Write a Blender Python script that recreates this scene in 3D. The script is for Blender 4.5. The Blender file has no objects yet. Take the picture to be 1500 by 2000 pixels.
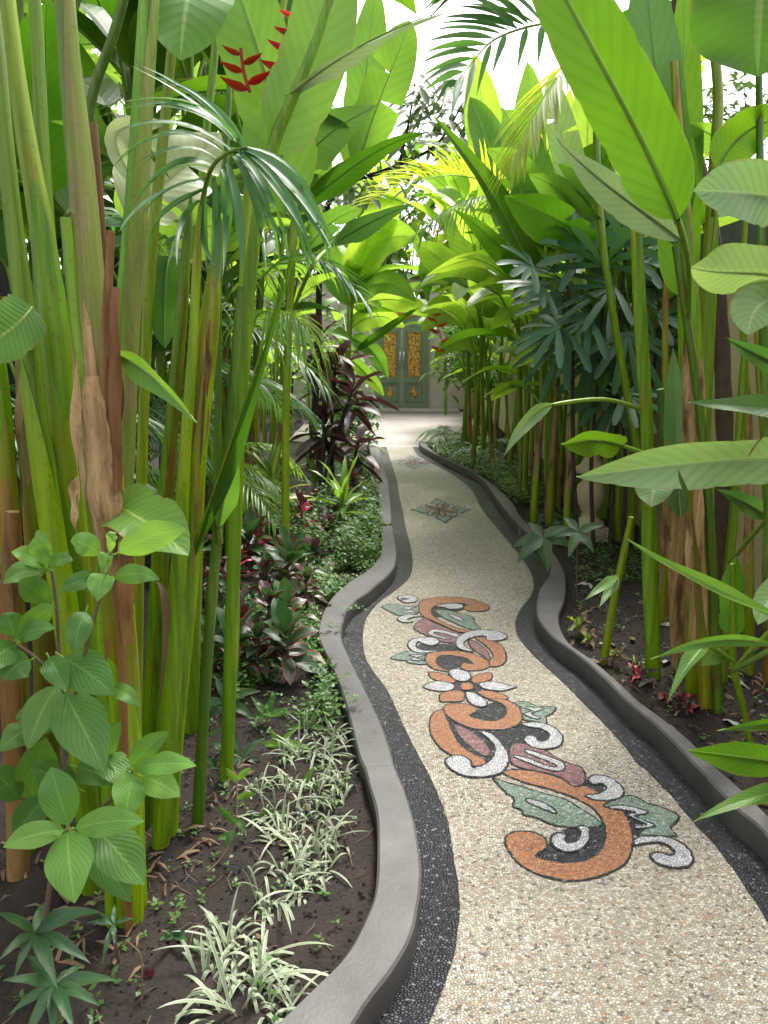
import bpy, math, random
import numpy as np
from mathutils import Vector, Matrix, noise
R = math.radians
# ------------------------------------------------------------------ camera, world, sun, exposure
SC = bpy.context.scene
COL = SC.collection
PITCH = R(12.2)
CAM_H = 1.5
cd = bpy.data.cameras.new("Camera")
cam = bpy.data.objects.new("Camera", cd)
COL.objects.link(cam)
cam.location = (0, 0, CAM_H)
cam.rotation_euler = (R(90) - PITCH, 0, 0)
cd.sensor_fit = 'VERTICAL'
cd.sensor_height = 24.0
cd.lens = 18.0
cd.clip_start = 0.05
cd.clip_end = 400
SC.camera = cam
cd.dof.use_dof = True
cd.dof.focus_distance = 3.0
cd.dof.aperture_fstop = 6.0
SUN_EL, SUN_AZ = R(58), R(24)      # sun stands ahead of the camera, a little to the right
W = bpy.data.worlds.new("World")
SC.world = W
W.use_nodes = True
wn = W.node_tree
bg = wn.nodes["Background"]
sky = wn.nodes.new("ShaderNodeTexSky")
sky.sky_type = 'NISHITA'
sky.sun_disc = False
sky.sun_elevation = SUN_EL
sky.sun_rotation = SUN_AZ
sky.dust_density = 4.0
sky.air_density = 1.0
hs = wn.nodes.new("ShaderNodeHueSaturation")
hs.inputs["Saturation"].default_value = 0.10
wn.links.new(sky.outputs[0], hs.inputs["Color"])
wn.links.new(hs.outputs[0], bg.inputs[0])
bg.inputs[1].default_value = 0.15
sl = bpy.data.lights.new("Sun", 'SUN')
sl.energy = 1.5
sl.angle = R(16)
sl.color = (1.0, 0.94, 0.84)
sun = bpy.data.objects.new("Sun", sl)
COL.objects.link(sun)
sd = Vector((math.sin(SUN_AZ) * math.cos(SUN_EL), math.cos(SUN_AZ) * math.cos(SUN_EL), math.sin(SUN_EL)))
sun.rotation_euler = sd.to_track_quat('Z', 'Y').to_euler()
SC.view_settings.view_transform = 'Standard'
SC.view_settings.look = 'None'
SC.view_settings.gamma = 1
SC.view_settings.exposure = 1.8
SC.cycles.max_bounces = 10
SC.cycles.diffuse_bounces = 6
SC.cycles.transmission_bounces = 6
SC.cycles.glossy_bounces = 2
SC.cycles.use_denoising = True
SC.cycles.caustics_reflective = False
SC.cycles.caustics_refractive = False

# ------------------------------------------------------------------ helpers: pixels to places
sp_, cp_ = math.sin(PITCH), math.cos(PITCH)
CAMP = Vector((0, 0, CAM_H))
def ray(u, v):
    a, b = (u - 750) / 1500, (1000 - v) / 1500
    return Vector((a, cp_ + b * sp_, -sp_ + b * cp_))
def P(u, v, Y):
    d = ray(u, v)
    return CAMP + d * (Y / d.y)
def G(u, v, z=0.0):
    d = ray(u, v)
    return CAMP + d * ((z - CAM_H) / d.z)
def proj(p):
    q = p - CAMP
    f = q.y * cp_ - q.z * sp_
    if f < 0.05: return (-9e3, -9e3, f)
    return (750 + 1500 * q.x / f, 1000 - 1500 * (q.y * sp_ + q.z * cp_) / f, f)
def pxm(u, v, Y):
    return (Y / ray(u, v).y) / 1500.0      # metres per pixel there
def lerp(a, b, t): return a + (b - a) * t
def crom(pts, n=6, closed=False):
    out = []
    m = len(pts)
    rng = range(m if closed else m - 1)
    for i in rng:
        if closed: p0, p1, p2, p3 = pts[i - 1], pts[i], pts[(i + 1) % m], pts[(i + 2) % m]
        else: p0, p1, p2, p3 = pts[max(i - 1, 0)], pts[i], pts[i + 1], pts[min(i + 2, m - 1)]
        for k in range(n):
            t = k / n
            out.append(0.5 * ((2 * p1) + (p2 - p0) * t + (2 * p0 - 5 * p1 + 4 * p2 - p3) * t * t + (3 * p1 - p0 - 3 * p2 + p3) * t ** 3))
    if not closed: out.append(pts[-1].copy())
    return out
def bez(c, t):
    c = list(c)
    while len(c) > 1: c = [lerp(c[i], c[i + 1], t) for i in range(len(c) - 1)]
    return c[0]

# ------------------------------------------------------------------ mesh builder
class MB:
    def __init__(s): s.v, s.f, s.uv, s.mi = [], [], [], []
    def grid(s, rows, uvs, mi=0, skip=None):
        b = len(s.v); n = len(rows[0])
        for r in rows: s.v.extend(r)
        for i in range(len(rows) - 1):
            for j in range(n - 1):
                if skip and skip(i, j): continue
                a, c = b + i * n + j, b + (i + 1) * n + j
                s.f.append((a, a + 1, c + 1, c)); s.mi.append(mi)
                s.uv.extend((uvs[i][j], uvs[i][j + 1], uvs[i + 1][j + 1], uvs[i + 1][j]))
    def poly(s, pts, mi=0, uv=None):
        b = len(s.v); s.v.extend(pts)
        s.f.append(tuple(range(b, b + len(pts)))); s.mi.append(mi)
        s.uv.extend(uv or [(0.5, 0.5)] * len(pts))
    def tube(s, pts, rad, n=8, mi=0, cap=True, squash=1.0):
        pts = [Vector(p) for p in pts]
        T0 = (pts[1] - pts[0]).normalized()
        X = T0.orthogonal().normalized()
        rows, uvs = [], []
        L = 0
        for i, p in enumerate(pts):
            T = (pts[min(i + 1, len(pts) - 1)] - pts[max(i - 1, 0)]).normalized()
            X = (X - T * X.dot(T)).normalized()
            Y = T.cross(X)
            if i: L += (p - pts[i - 1]).length
            r = rad[i] if hasattr(rad, '__len__') else rad
            rows.append([p + (X * math.cos(2 * math.pi * k / n) + Y * squash * math.sin(2 * math.pi * k / n)) * r for k in range(n + 1)])
            uvs.append([(k / n, L) for k in range(n + 1)])
        s.grid(rows, uvs, mi)
        if cap:
            s.poly(rows[-1][:-1], mi)
            s.poly(rows[0][:-1][::-1], mi)
    def box(s, c, d, mi=0):
        c, d = Vector(c), Vector(d) / 2
        q = [c + Vector((x * d.x, y * d.y, z * d.z)) for x in (-1, 1) for y in (-1, 1) for z in (-1, 1)]
        b = len(s.v); s.v.extend(q)
        for f in ((0, 1, 3, 2), (4, 6, 7, 5), (0, 4, 5, 1), (2, 3, 7, 6), (0, 2, 6, 4), (1, 5, 7, 3)):
            s.f.append(tuple(b + k for k in f)); s.mi.append(mi); s.uv.extend([(0, 0), (1, 0), (1, 1), (0, 1)])
    def lathe(s, prof, c, n=16, mi=0):
        c = Vector(c)
        rows = [[c + Vector((r * math.cos(2 * math.pi * k / n), r * math.sin(2 * math.pi * k / n), z)) for k in range(n + 1)] for r, z in prof]
        s.grid(rows, [[(k / n, z) for k in range(n + 1)] for r, z in prof], mi)
    def mesh(s, name, mats, org=Vector((0, 0, 0)), smooth=True):
        me = bpy.data.meshes.new(name)
        me.from_pydata([tuple(Vector(p) - org) for p in s.v], [], s.f)
        me.uv_layers.new(name="UVMap").data.foreach_set("uv", np.array(s.uv, dtype=np.float32).ravel())
        for m in mats: me.materials.append(m)
        me.polygons.foreach_set("material_index", s.mi)
        me.polygons.foreach_set("use_smooth", [smooth] * len(me.polygons))
        me.update()
        return me
def link(name, me, parent=None):
    o = bpy.data.objects.new(name, me)
    COL.objects.link(o)
    if parent: o.parent = parent
    return o
def obj(name, mb, mats, parent=None, smooth=True, org=None):
    if not isinstance(mats, (list, tuple)): mats = [mats]
    if org is None: org = parent.location if parent else Vector((0, 0, 0))
    org = Vector(org)
    o = link(name, mb.mesh(name, mats, org, smooth), parent)
    if parent is None: o.location = org
    return o
def sub(name, mb, mats, part, thing, smooth=True):
    o = link(name, mb.mesh(name, mats if isinstance(mats, (list, tuple)) else [mats], Vector(thing.location), smooth), part)
    return o
def tag(o, label, cat, group=None):
    o['label'] = label; o['category'] = cat
    if group: o['group'] = group
    return o
def thing(name, loc, label, cat, group=None):
    o = bpy.data.objects.new(name, None)
    o.empty_display_size = 0.1
    COL.objects.link(o); o.location = Vector(loc)
    return tag(o, label, cat, group)
def kind(o, k): o['kind'] = k; return o
def dup(root, loc, rz, sc=1.0, label=None, group=None, tilt=(0, 0)):
    r = root.copy(); COL.objects.link(r)
    r.location = Vector(loc); r.rotation_euler = (tilt[0], tilt[1], rz); r.scale = (sc, sc, sc)
    if label: r['label'] = label
    if group: r['group'] = group
    for ch in list(root.children):
        c = ch.copy(); COL.objects.link(c); c.parent = r
        for g in ch.children:
            d = g.copy(); COL.objects.link(d); d.parent = c
    return r

# ------------------------------------------------------------------ materials
def mat(name):
    m = bpy.data.materials.new(name); m.use_nodes = True
    nt = m.node_tree
    for n in list(nt.nodes): nt.nodes.remove(n)
    return m, nt
class NT:
    def __init__(s, nt): s.nt = nt
    def n(s, typ, ins=None, **kw):
        nd = s.nt.nodes.new("ShaderNode" + typ)
        for k, v in kw.items(): setattr(nd, k, v)
        for k, v in (ins or {}).items():
            if isinstance(v, bpy.types.NodeSocket): s.nt.links.new(v, nd.inputs[k])
            else: nd.inputs[k].default_value = v
        return nd
    def math(s, op, a, b=0.0, c=None):
        nd = s.n("Math", operation=op)
        for i, x in enumerate((a, b, c)):
            if x is None: continue
            if isinstance(x, bpy.types.NodeSocket): s.nt.links.new(x, nd.inputs[i])
            else: nd.inputs[i].default_value = x
        return nd.outputs[0]
    def mix(s, f, a, b, bt='MIX'):
        nd = s.n("MixRGB", blend_type=bt)
        for i, x in enumerate((f, a, b)):
            if isinstance(x, bpy.types.NodeSocket): s.nt.links.new(x, nd.inputs[i])
            else: nd.inputs[i].default_value = x if i == 0 else c4(x)
        return nd.outputs[0]
    def ramp(s, f, stops, interp='LINEAR'):
        nd = s.n("ValToRGB"); cr = nd.color_ramp; cr.interpolation = interp
        while len(cr.elements) < len(stops): cr.elements.new(0.5)
        for e, (p, c) in zip(cr.elements, stops): e.position = p; e.color = c4(c)
        s.nt.links.new(f, nd.inputs[0])
        return nd.outputs[0]
    def out(s, sh): 
        o = s.n("OutputMaterial"); s.nt.links.new(sh, o.inputs[0])
def c4(c): return (c[0], c[1], c[2], 1.0) if len(c) == 3 else c

def pebble_mat(name, cols, grout, scale=105, bump=0.5, rough=0.45, stain=0.25):
    m, nt = mat(name); q = NT(nt)
    co = q.n("TexCoord").outputs["Object"]
    wob = q.n("TexNoise", {"Vector": co, "Scale": 30.0, "Detail": 1.0})
    vec = q.n("VectorMath", {0: co, 1: q.n("VectorMath", {0: wob.outputs["Color"], 1: (0.006, 0.006, 0)}, operation='MULTIPLY').outputs[0]}, operation='ADD').outputs[0]
    mp = q.n("Mapping", {"Vector": vec, "Scale": (1.0, 1.25, 1.0)}).outputs[0]
    v1 = q.n("TexVoronoi", {"Vector": mp, "Scale": float(scale)}, voronoi_dimensions='2D')
    v2 = q.n("TexVoronoi", {"Vector": mp, "Scale": float(scale)}, voronoi_dimensions='2D', feature='DISTANCE_TO_EDGE')
    sep = q.n("SeparateColor", {"Color": v1.outputs["Color"]})
    col = q.ramp(sep.outputs[0], cols, 'CONSTANT')
    col = q.mix(q.math('MULTIPLY', sep.outputs[1], 0.35), col, q.mix(1.0, col, (0.55, 0.5, 0.47), 'MULTIPLY'))
    big = q.n("TexNoise", {"Vector": co, "Scale": 2.2, "Detail": 5.0, "Roughness": 0.6}).outputs[0]
    col = q.mix(q.math('MULTIPLY', q.ramp(big, [(0.42, (0, 0, 0)), (0.68, (1, 1, 1))]), stain), col, q.mix(1.0, col, (0.62, 0.57, 0.5), 'MULTIPLY'))
    edge = q.ramp(v2.outputs["Distance"], [(0.0, (0, 0, 0)), (0.11, (1, 1, 1))])
    col = q.mix(edge, grout, col)
    h = q.ramp(v2.outputs["Distance"], [(0.0, (0, 0, 0)), (0.16, (0.7, 0.7, 0.7)), (0.4, (1, 1, 1))])
    b = q.n("Bump", {"Height": h, "Strength": bump, "Distance": 0.004})
    pr = q.n("BsdfPrincipled", {"Base Color": col, "Roughness": rough, "Normal": b.outputs[0]})
    q.out(pr.outputs[0]); return m
M = {}
M['pebble'] = pebble_mat("beige_pebble", [(0, (.31, .275, .215)), (.18, (.37, .34, .28)), (.4, (.43, .40, .335)), (.55, (.33, .28, .205)), (.66, (.52, .50, .44)), (.82, (.25, .23, .20)), (.9, (.34, .22, .145)), (.945, (.12, .10, .09))], (.19, .165, .135), 112, 0.7)
M['black'] = pebble_mat("black_pebble", [(0, (.008, .010, .013)), (.35, (.015, .018, .023)), (.65, (.024, .028, .036)), (.86, (.05, .055, .066)), (.955, (.17, .17, .18))], (.012, .012, .013), 120, 0.7, 0.38, 0.2)
M['orange'] = pebble_mat("orange_pebble", [(0, (.27, .105, .035)), (.3, (.33, .135, .048)), (.6, (.22, .08, .028)), (.8, (.38, .19, .09)), (.93, (.17, .065, .03))], (.10, .045, .02), 125)
M['white'] = pebble_mat("white_pebble", [(0, (.43, .44, .47)), (.4, (.53, .54, .57)), (.7, (.33, .34, .38)), (.9, (.47, .46, .43))], (.13, .13, .14), 95, .8)
M['sage'] = pebble_mat("green_pebble", [(0, (.10, .165, .12)), (.3, (.145, .22, .165)), (.6, (.075, .13, .095)), (.8, (.2, .27, .21)), (.94, (.3, .34, .3))], (.05, .07, .055), 115)
M['plum'] = pebble_mat("plum_pebble", [(0, (.145, .055, .06)), (.3, (.19, .08, .082)), (.6, (.10, .04, .044)), (.8, (.24, .125, .12)), (.94, (.32, .22, .21))], (.05, .025, .025), 115)

def stone_mat(name, a, b, rough=0.75, scale=6.0, bump=0.15, fine=90.0):
    m, nt = mat(name); q = NT(nt)
    co = q.n("TexCoord").outputs["Object"]
    n1 = q.n("TexNoise", {"Vector": co, "Scale": scale, "Detail": 6.0, "Roughness": 0.62}).outputs[0]
    n2 = q.n("TexNoise", {"Vector": co, "Scale": fine, "Detail": 3.0}).outputs[0]
    n3 = q.n("TexNoise", {"Vector": co, "Scale": scale * 0.23, "Detail": 3.0}).outputs[0]
    col = q.mix(q.ramp(n1, [(0.3, (0, 0, 0)), (0.7, (1, 1, 1))]), a, b)
    col = q.mix(q.math('MULTIPLY', n2, 0.3), col, q.mix(1.0, col, (0.6, 0.6, 0.6), 'MULTIPLY'))
    col = q.mix(q.ramp(n3, [(0.45, (0, 0, 0)), (0.75, (.5, .5, .5))]), col, q.mix(1.0, col, (0.62, 0.6, 0.58), 'MULTIPLY'))
    hh = q.math('ADD', q.math('MULTIPLY', n1, 0.6), q.math('MULTIPLY', n2, 0.4))
    bp = q.n("Bump", {"Height": hh, "Strength": bump, "Distance": 0.01})
    q.out(q.n("BsdfPrincipled", {"Base Color": col, "Roughness": rough, "Normal": bp.outputs[0]}).outputs[0]); return m
M['kerb'] = stone_mat("kerb_concrete", (.10, .096, .095), (.17, .163, .16), 0.6, 5.0, 0.35, 120)
M['soil'] = stone_mat("soil", (.008, .005, .0035), (.028, .0165, .011), 0.95, 13.0, 1.6, 85)
M['plaza'] = stone_mat("plaza_paving", (.33, .285, .265), (.42, .37, .345), 0.7, 5.0, 0.1)
M['wall'] = stone_mat("cream_plaster", (.46, .38, .20), (.56, .48, .28), 0.85, 3.0, 0.15, 60)
M['coping'] = stone_mat("mossy_coping", (.05, .06, .04), (.10, .11, .08), 0.9, 8.0, 0.4)
M['farwall'] = stone_mat("pale_plaster", (.46, .40, .36), (.56, .50, .45), 0.8, 3.0, 0.08)
M['cream'] = stone_mat("cream_stone", (.46, .36, .22), (.58, .48, .32), 0.8, 12.0, 0.3)
M['bark'] = stone_mat("brown_bark", (.055, .033, .024), (.11, .07, .05), 0.9, 14.0, 0.8, 60)
M['darkbark'] = stone_mat("dark_bark", (.018, .014, .011), (.05, .038, .03), 0.9, 18.0, 0.8, 60)
M['doorgreen'] = stone_mat("green_door_paint", (.16, .225, .145), (.20, .27, .175), 0.45, 4.0, 0.05)
M['steel'] = None
def plain(name, c, rough=0.5, metal=0.0):
    m, nt = mat(name); q = NT(nt)
    co = q.n("TexCoord").outputs["Object"]
    n1 = q.n("TexNoise", {"Vector": co, "Scale": 25.0, "Detail": 4.0}).outputs[0]
    col = q.mix(n1, tuple(x * .8 for x in c), tuple(min(1, x * 1.15) for x in c))
    q.out(q.n("BsdfPrincipled", {"Base Color": col, "Roughness": rough, "Metallic": metal}).outputs[0]); return m
M['steel'] = plain("handle_steel", (.55, .55, .52), 0.35, 0.9)
def gold_mat():
    m, nt = mat("gilded_carving"); q = NT(nt)
    co = q.n("TexCoord").outputs["Object"]
    v = q.n("TexVoronoi", {"Vector": co, "Scale": 26.0}, feature='SMOOTH_F1').outputs["Distance"]
    n = q.n("TexNoise", {"Vector": co, "Scale": 38.0, "Detail": 3.0, "Distortion": 2.0}).outputs[0]
    h = q.math('ADD', q.math('MULTIPLY', v, 0.7), n)
    col = q.ramp(h, [(0.5, (.80, .52, .10)), (0.78, (.66, .36, .06)), (0.95, (.18, .09, .02))])
    b = q.n("Bump", {"Height": h, "Strength": 0.8, "Distance": 0.02}, invert=True)
    q.out(q.n("BsdfPrincipled", {"Base Color": col, "Roughness": 0.42, "Metallic": 0.25, "Normal": b.outputs[0]}).outputs[0]); return m
M['gold'] = gold_mat()

def leaf_mat(name, base, trans, rough=0.38, veins=90.0, vein_amt=0.25, mid=None, edge=None, edge_w=0.12, tmix=0.4, island=True, under=None, center=None, spot=None, spec=0.5, slant=0.35):
    m, nt = mat(name); q = NT(nt)
    uv = q.n("UVMap").outputs[0]
    s = q.n("SeparateXYZ", {0: uv})
    au = q.math('ABSOLUTE', q.math('SUBTRACT', s.outputs[0], 0.5))             # 0 on the midrib, .5 on the edge
    ph = q.math('MULTIPLY_ADD', s.outputs[1], veins, q.math('MULTIPLY', au, -veins * slant))
    vn = q.math('MULTIPLY_ADD', q.math('SINE', ph), 0.5, 0.5)
    vn = q.math('POWER', vn, 2.0)
    co = q.n("TexCoord").outputs["Object"]
    nz = q.n("TexNoise", {"Vector": co, "Scale": 7.0, "Detail": 4.0}).outputs[0]
    oi = q.n("ObjectInfo").outputs["Random"]
    rv = q.math('MULTIPLY_ADD', oi, 0.7, q.math('MULTIPLY', q.n("NewGeometry").outputs["Random Per Island"], 0.45 if island else 0.0))
    val = q.math('ADD', q.math('MULTIPLY_ADD', rv, 0.55, 0.62), q.math('MULTIPLY_ADD', nz, 0.55, -.12))
    hue = q.math('MULTIPLY_ADD', rv, -0.03, 0.515)
    def vary(c):
        h = q.n("HueSaturation", {"Hue": hue, "Saturation": 1.0, "Value": val})
        if isinstance(c, bpy.types.NodeSocket): nt.links.new(c, h.inputs["Color"])
        else: h.inputs["Color"].default_value = c4(c)
        return h.outputs[0]
    c = q.mix(q.math('MULTIPLY', vn, vein_amt), base, tuple(x * 0.6 for x in base))
    if center: c = q.mix(q.ramp(au, [(0.1, (1, 1, 1)), (0.3, (0, 0, 0))]), c, center)
    if edge: c = q.mix(q.ramp(au, [(0.5 - edge_w - .04, (0, 0, 0)), (0.5 - edge_w + .04, (1, 1, 1))]), c, edge)
    if mid: c = q.mix(q.ramp(au, [(0.012, (1, 1, 1)), (0.035, (0, 0, 0))]), c, mid)
    if spot:
        sn = q.n("TexNoise", {"Vector": co, "Scale": 13.0, "Detail": 5.0, "Roughness": 0.7}).outputs[0]
        c = q.mix(q.ramp(sn, [(0.63, (0, 0, 0)), (0.72, (1, 1, 1))]), c, spot)
    if spot:
        bn = q.n("TexNoise", {"Vector": co, "Scale": 9.0, "Detail": 4.0, "Roughness": .7}).outputs[0]
        em = q.math('MULTIPLY', q.ramp(au, [(0.452, (0, 0, 0)), (0.485, (1, 1, 1))]), q.ramp(bn, [(0.46, (0, 0, 0)), (0.56, (1, 1, 1))]))
        c = q.mix(em, c, (.20, .12, .05))
    c = vary(c)
    if under:
        c = q.mix(q.n("NewGeometry").outputs["Backfacing"], c, under)
    hgt = q.math('MULTIPLY', vn, 0.5)
    bp = q.n("Bump", {"Height": hgt, "Strength": 0.25, "Distance": 0.004})
    pr = q.n("BsdfPrincipled", {"Base Color": c, "Roughness": rough, "Normal": bp.outputs[0], "Specular IOR Level": spec})
    tc = vary(q.mix(q.math('MULTIPLY', vn, vein_amt), trans, tuple(x * 0.7 for x in trans)))
    if edge: tc = q.mix(q.ramp(au, [(0.5 - edge_w - .04, (0, 0, 0)), (0.5 - edge_w + .04, (1, 1, 1))]), tc, edge)
    tr = q.n("BsdfTranslucent", {"Color": tc})
    mx = q.n("MixShader", {0: tmix, 1: pr.outputs[0], 2: tr.outputs[0]})
    q.out(mx.outputs[0]); return m
M['heli'] = leaf_mat("heliconia_leaf", (.05, .125, .01), (.10, .25, .008), spec=.28, mid=(.22, .32, .08), spot=(.12, .11, .02))
M['heli_b'] = leaf_mat("heliconia_leaf_bright", (.10, .22, .04), (.20, .40, .03), spec=.3, mid=(.26, .38, .1), tmix=0.4, spot=(.22, .2, .06))
M['heli_sunlit'] = leaf_mat("heliconia_leaf_sunlit", (.14, .28, .03), (.44, .68, .05), mid=(.3, .42, .1), tmix=0.5, spot=(.22, .2, .06))  # brighter copy of the leaf: sunshine on the farther plants put into its colour
M['heli_pale'] = leaf_mat("heliconia_leaf_pale", (.17, .29, .11), (.30, .48, .10), mid=(.3, .42, .16), rough=.42, tmix=0.3, vein_amt=.35, spot=(.22, .2, .06))
M['heli_grey'] = leaf_mat("heliconia_leaf_waxy", (.17, .23, .17), (.20, .32, .10), mid=(.24, .3, .2), rough=.35, tmix=0.22, spot=(.22, .2, .06))
M['heli_dark'] = leaf_mat("heliconia_leaf_dark", (.028, .085, .018), (.10, .24, .03), mid=(.08, .16, .04), tmix=0.3)
M['heli_whit'] = leaf_mat("heliconia_leaf_withering", (.38, .43, .22), (.42, .5, .22), mid=(.3, .32, .12), tmix=0.3)
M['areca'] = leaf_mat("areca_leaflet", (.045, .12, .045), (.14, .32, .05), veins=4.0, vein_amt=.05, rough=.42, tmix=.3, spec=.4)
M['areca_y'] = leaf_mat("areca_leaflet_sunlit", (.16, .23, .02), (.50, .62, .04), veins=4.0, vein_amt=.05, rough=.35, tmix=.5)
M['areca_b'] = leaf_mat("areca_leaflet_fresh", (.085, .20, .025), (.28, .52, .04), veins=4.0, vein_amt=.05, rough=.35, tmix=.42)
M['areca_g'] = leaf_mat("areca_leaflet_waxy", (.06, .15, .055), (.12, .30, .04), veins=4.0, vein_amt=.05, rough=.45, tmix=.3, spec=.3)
M['rhapis'] = leaf_mat("fan_palm_leaf", (.036, .10, .045), (.06, .16, .03), veins=3.0, vein_amt=.05, rough=.42, tmix=.22, spec=.4)
M['purple'] = leaf_mat("purple_leaf", (.085, .05, .058), (.10, .035, .03), veins=60, vein_amt=.2, mid=(.15, .06, .07), rough=.33, tmix=.2, slant=1.2)
M['maroon'] = leaf_mat("maroon_leaf", (.055, .03, .028), (.10, .03, .025), veins=50, vein_amt=.2, mid=(.25, .03, .05), edge=(.25, .04, .05), edge_w=.05, rough=.3, tmix=.2, slant=1.0)
M['redgreen'] = leaf_mat("red_edged_leaf", (.028, .065, .03), (.08, .16, .04), veins=50, vein_amt=.2, edge=(.38, .05, .06), edge_w=.07, mid=(.2, .05, .05), rough=.3, tmix=.2, slant=1.0)
M['red'] = leaf_mat("red_leaf", (.34, .02, .045), (.6, .04, .06), veins=40, vein_amt=.2, rough=.35, tmix=.25)
M['yellowvar'] = leaf_mat("yellow_striped_leaf", (.05, .12, .03), (.12, .28, .04), veins=40, vein_amt=.1, center=(.5, .48, .1), rough=.35, tmix=.3)
M['lime'] = leaf_mat("lime_leaf", (.14, .28, .05), (.34, .58, .06), veins=6, vein_amt=.1, rough=.35, tmix=.4)
M['spider'] = leaf_mat("striped_grass_blade", (.20, .26, .16), (.2, .3, .12), veins=3, vein_amt=.03, edge=(.37, .41, .29), edge_w=.2, rough=.5, tmix=.25)
M['shrub'] = leaf_mat("shrub_leaf", (.065, .155, .026), (.17, .37, .03), veins=52, vein_amt=.32, mid=(.12, .24, .05), rough=.45, spec=.35, tmix=.3, slant=1.1)
M['shrub_b'] = leaf_mat("shrub_leaf_young", (.11, .25, .04), (.28, .52, .05), veins=52, vein_amt=.3, mid=(.18, .36, .07), rough=.42, spec=.4, tmix=.35, slant=1.1)
M['lance'] = leaf_mat("lance_leaf", (.035, .095, .03), (.08, .2, .04), veins=40, vein_amt=.25, mid=(.06, .12, .05), rough=.38, tmix=.2, slant=1.0, spot=(.06, .09, .05))
M['cover'] = leaf_mat("ground_cover_leaf", (.07, .165, .03), (.18, .36, .035), veins=10, vein_amt=.1, rough=.45, tmix=.35)
M['tree'] = leaf_mat("tree_leaf", (.045, .09, .022), (.10, .18, .03), veins=30, vein_amt=.2, rough=.4, tmix=.3)
M['tree_o'] = leaf_mat("tree_leaf_autumn", (.2, .13, .03), (.5, .28, .04), veins=30, vein_amt=.2, rough=.4, tmix=.4)
M['thick'] = leaf_mat("thicket_leaf", (.06, .14, .025), (.22, .42, .04), veins=60, vein_amt=.2, mid=(.1, .18, .04), rough=.42, tmix=.35)
M['dry'] = leaf_mat("dead_leaf", (.15, .095, .05), (.2, .12, .05), veins=30, vein_amt=.3, rough=.7, tmix=.15, slant=1.0)
M['palegrey'] = leaf_mat("pale_dead_leaf", (.30, .31, .25), (.2, .2, .12), veins=30, vein_amt=.3, rough=.6, tmix=.1, slant=1.0)
M['flower'] = leaf_mat("red_bract", (.55, .015, .02), (.8, .04, .03), veins=4, vein_amt=.1, edge=(.62, .32, .02), edge_w=.03, rough=.35, tmix=.2)
M['floworange'] = leaf_mat("orange_bract", (.6, .10, .015), (.8, .2, .03), veins=4, vein_amt=.1, rough=.35, tmix=.25)

def stalk_mat(name, g1, g2, br, amt, z_lo=None, rough=0.42):
    m, nt = mat(name); q = NT(nt)
    co = q.n("TexCoord").outputs["Object"]
    rnd = q.n("ObjectInfo").outputs["Random"]
    off = q.n("VectorMath", {0: co, 1: q.n("CombineXYZ", {0: q.math('MULTIPLY', rnd, 37.0), 1: q.math('MULTIPLY', rnd, 11.0), 2: q.math('MULTIPLY', rnd, 23.0)}).outputs[0]}, operation='ADD').outputs[0]
    st = q.n("TexNoise", {"Vector": q.n("Mapping", {"Vector": off, "Scale": (60, 60, 1.6)}).outputs[0], "Scale": 1.0, "Detail": 4.0, "Roughness": 0.6}).outputs[0]
    bn = q.n("TexNoise", {"Vector": q.n("Mapping", {"Vector": off, "Scale": (14, 14, 3.2)}).outputs[0], "Scale": 1.0, "Detail": 6.0, "Roughness": 0.65}).outputs[0]
    sp = q.n("TexNoise", {"Vector": off, "Scale": 60.0, "Detail": 3.0}).outputs[0]
    c = q.mix(q.ramp(st, [(0.36, (0, 0, 0)), (0.64, (1, 1, 1))]), g1, g2)
    fs = q.n("TexNoise", {"Vector": q.n("Mapping", {"Vector": off, "Scale": (260, 260, 4.0)}).outputs[0], "Scale": 1.0, "Detail": 2.0}).outputs[0]
    c = q.mix(q.math('MULTIPLY', q.ramp(fs, [(0.4, (0, 0, 0)), (0.62, (1, 1, 1))]), 0.35), c, q.mix(1.0, c, (.62, .6, .5), 'MULTIPLY'))
    bl_ = q.n("TexNoise", {"Vector": q.n("Mapping", {"Vector": off, "Scale": (18, 18, 2.2)}).outputs[0], "Scale": 1.0, "Detail": 5.0, "Roughness": .7}).outputs[0]
    c = q.mix(q.math('MULTIPLY', q.ramp(bl_, [(0.52, (0, 0, 0)), (0.7, (1, 1, 1))]), 0.3), c, (.30, .33, .15))
    t = 0.75 - amt * 0.5
    c = q.mix(q.ramp(bn, [(t - .05, (0, 0, 0)), (t + .09, (1, 1, 1))]), c, q.mix(q.ramp(st, [(0.35, (0, 0, 0)), (0.65, (1, 1, 1))]), br, tuple(x * .45 for x in br)))
    c = q.mix(q.math('MULTIPLY', q.ramp(sp, [(0.6, (0, 0, 0)), (0.7, (1, 1, 1))]), 0.4), c, (.10, .07, .03))
    h = q.n("HueSaturation", {"Color": c, "Value": q.math('MULTIPLY_ADD', rnd, 0.4, 0.88), "Saturation": 1.18, "Hue": q.math('MULTIPLY_ADD', rnd, 0.02, 0.495)})
    b = q.n("Bump", {"Height": st, "Strength": 0.35, "Distance": 0.004})
    q.out(q.n("BsdfPrincipled", {"Base Color": h.outputs[0], "Roughness": rough, "Normal": b.outputs[0]}).outputs[0]); return m
M['stalk'] = stalk_mat("green_stalk", (.17, .29, .022), (.085, .175, .010), (.26, .17, .07), 0.22)
M['stalk_y'] = stalk_mat("yellow_green_stalk", (.25, .33, .032), (.145, .23, .014), (.28, .17, .06), 0.28)
M['stalk_d'] = stalk_mat("dark_green_stalk", (.085, .155, .022), (.045, .095, .012), (.10, .06, .025), 0.3)
M['stalk_br'] = stalk_mat("browning_stalk", (.19, .235, .025), (.15, .14, .022), (.27, .15, .06), 0.46)
M['sheath'] = stalk_mat("dry_sheath", (.42, .29, .18), (.26, .16, .09), (.13, .065, .035), 0.4, rough=.8)
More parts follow.
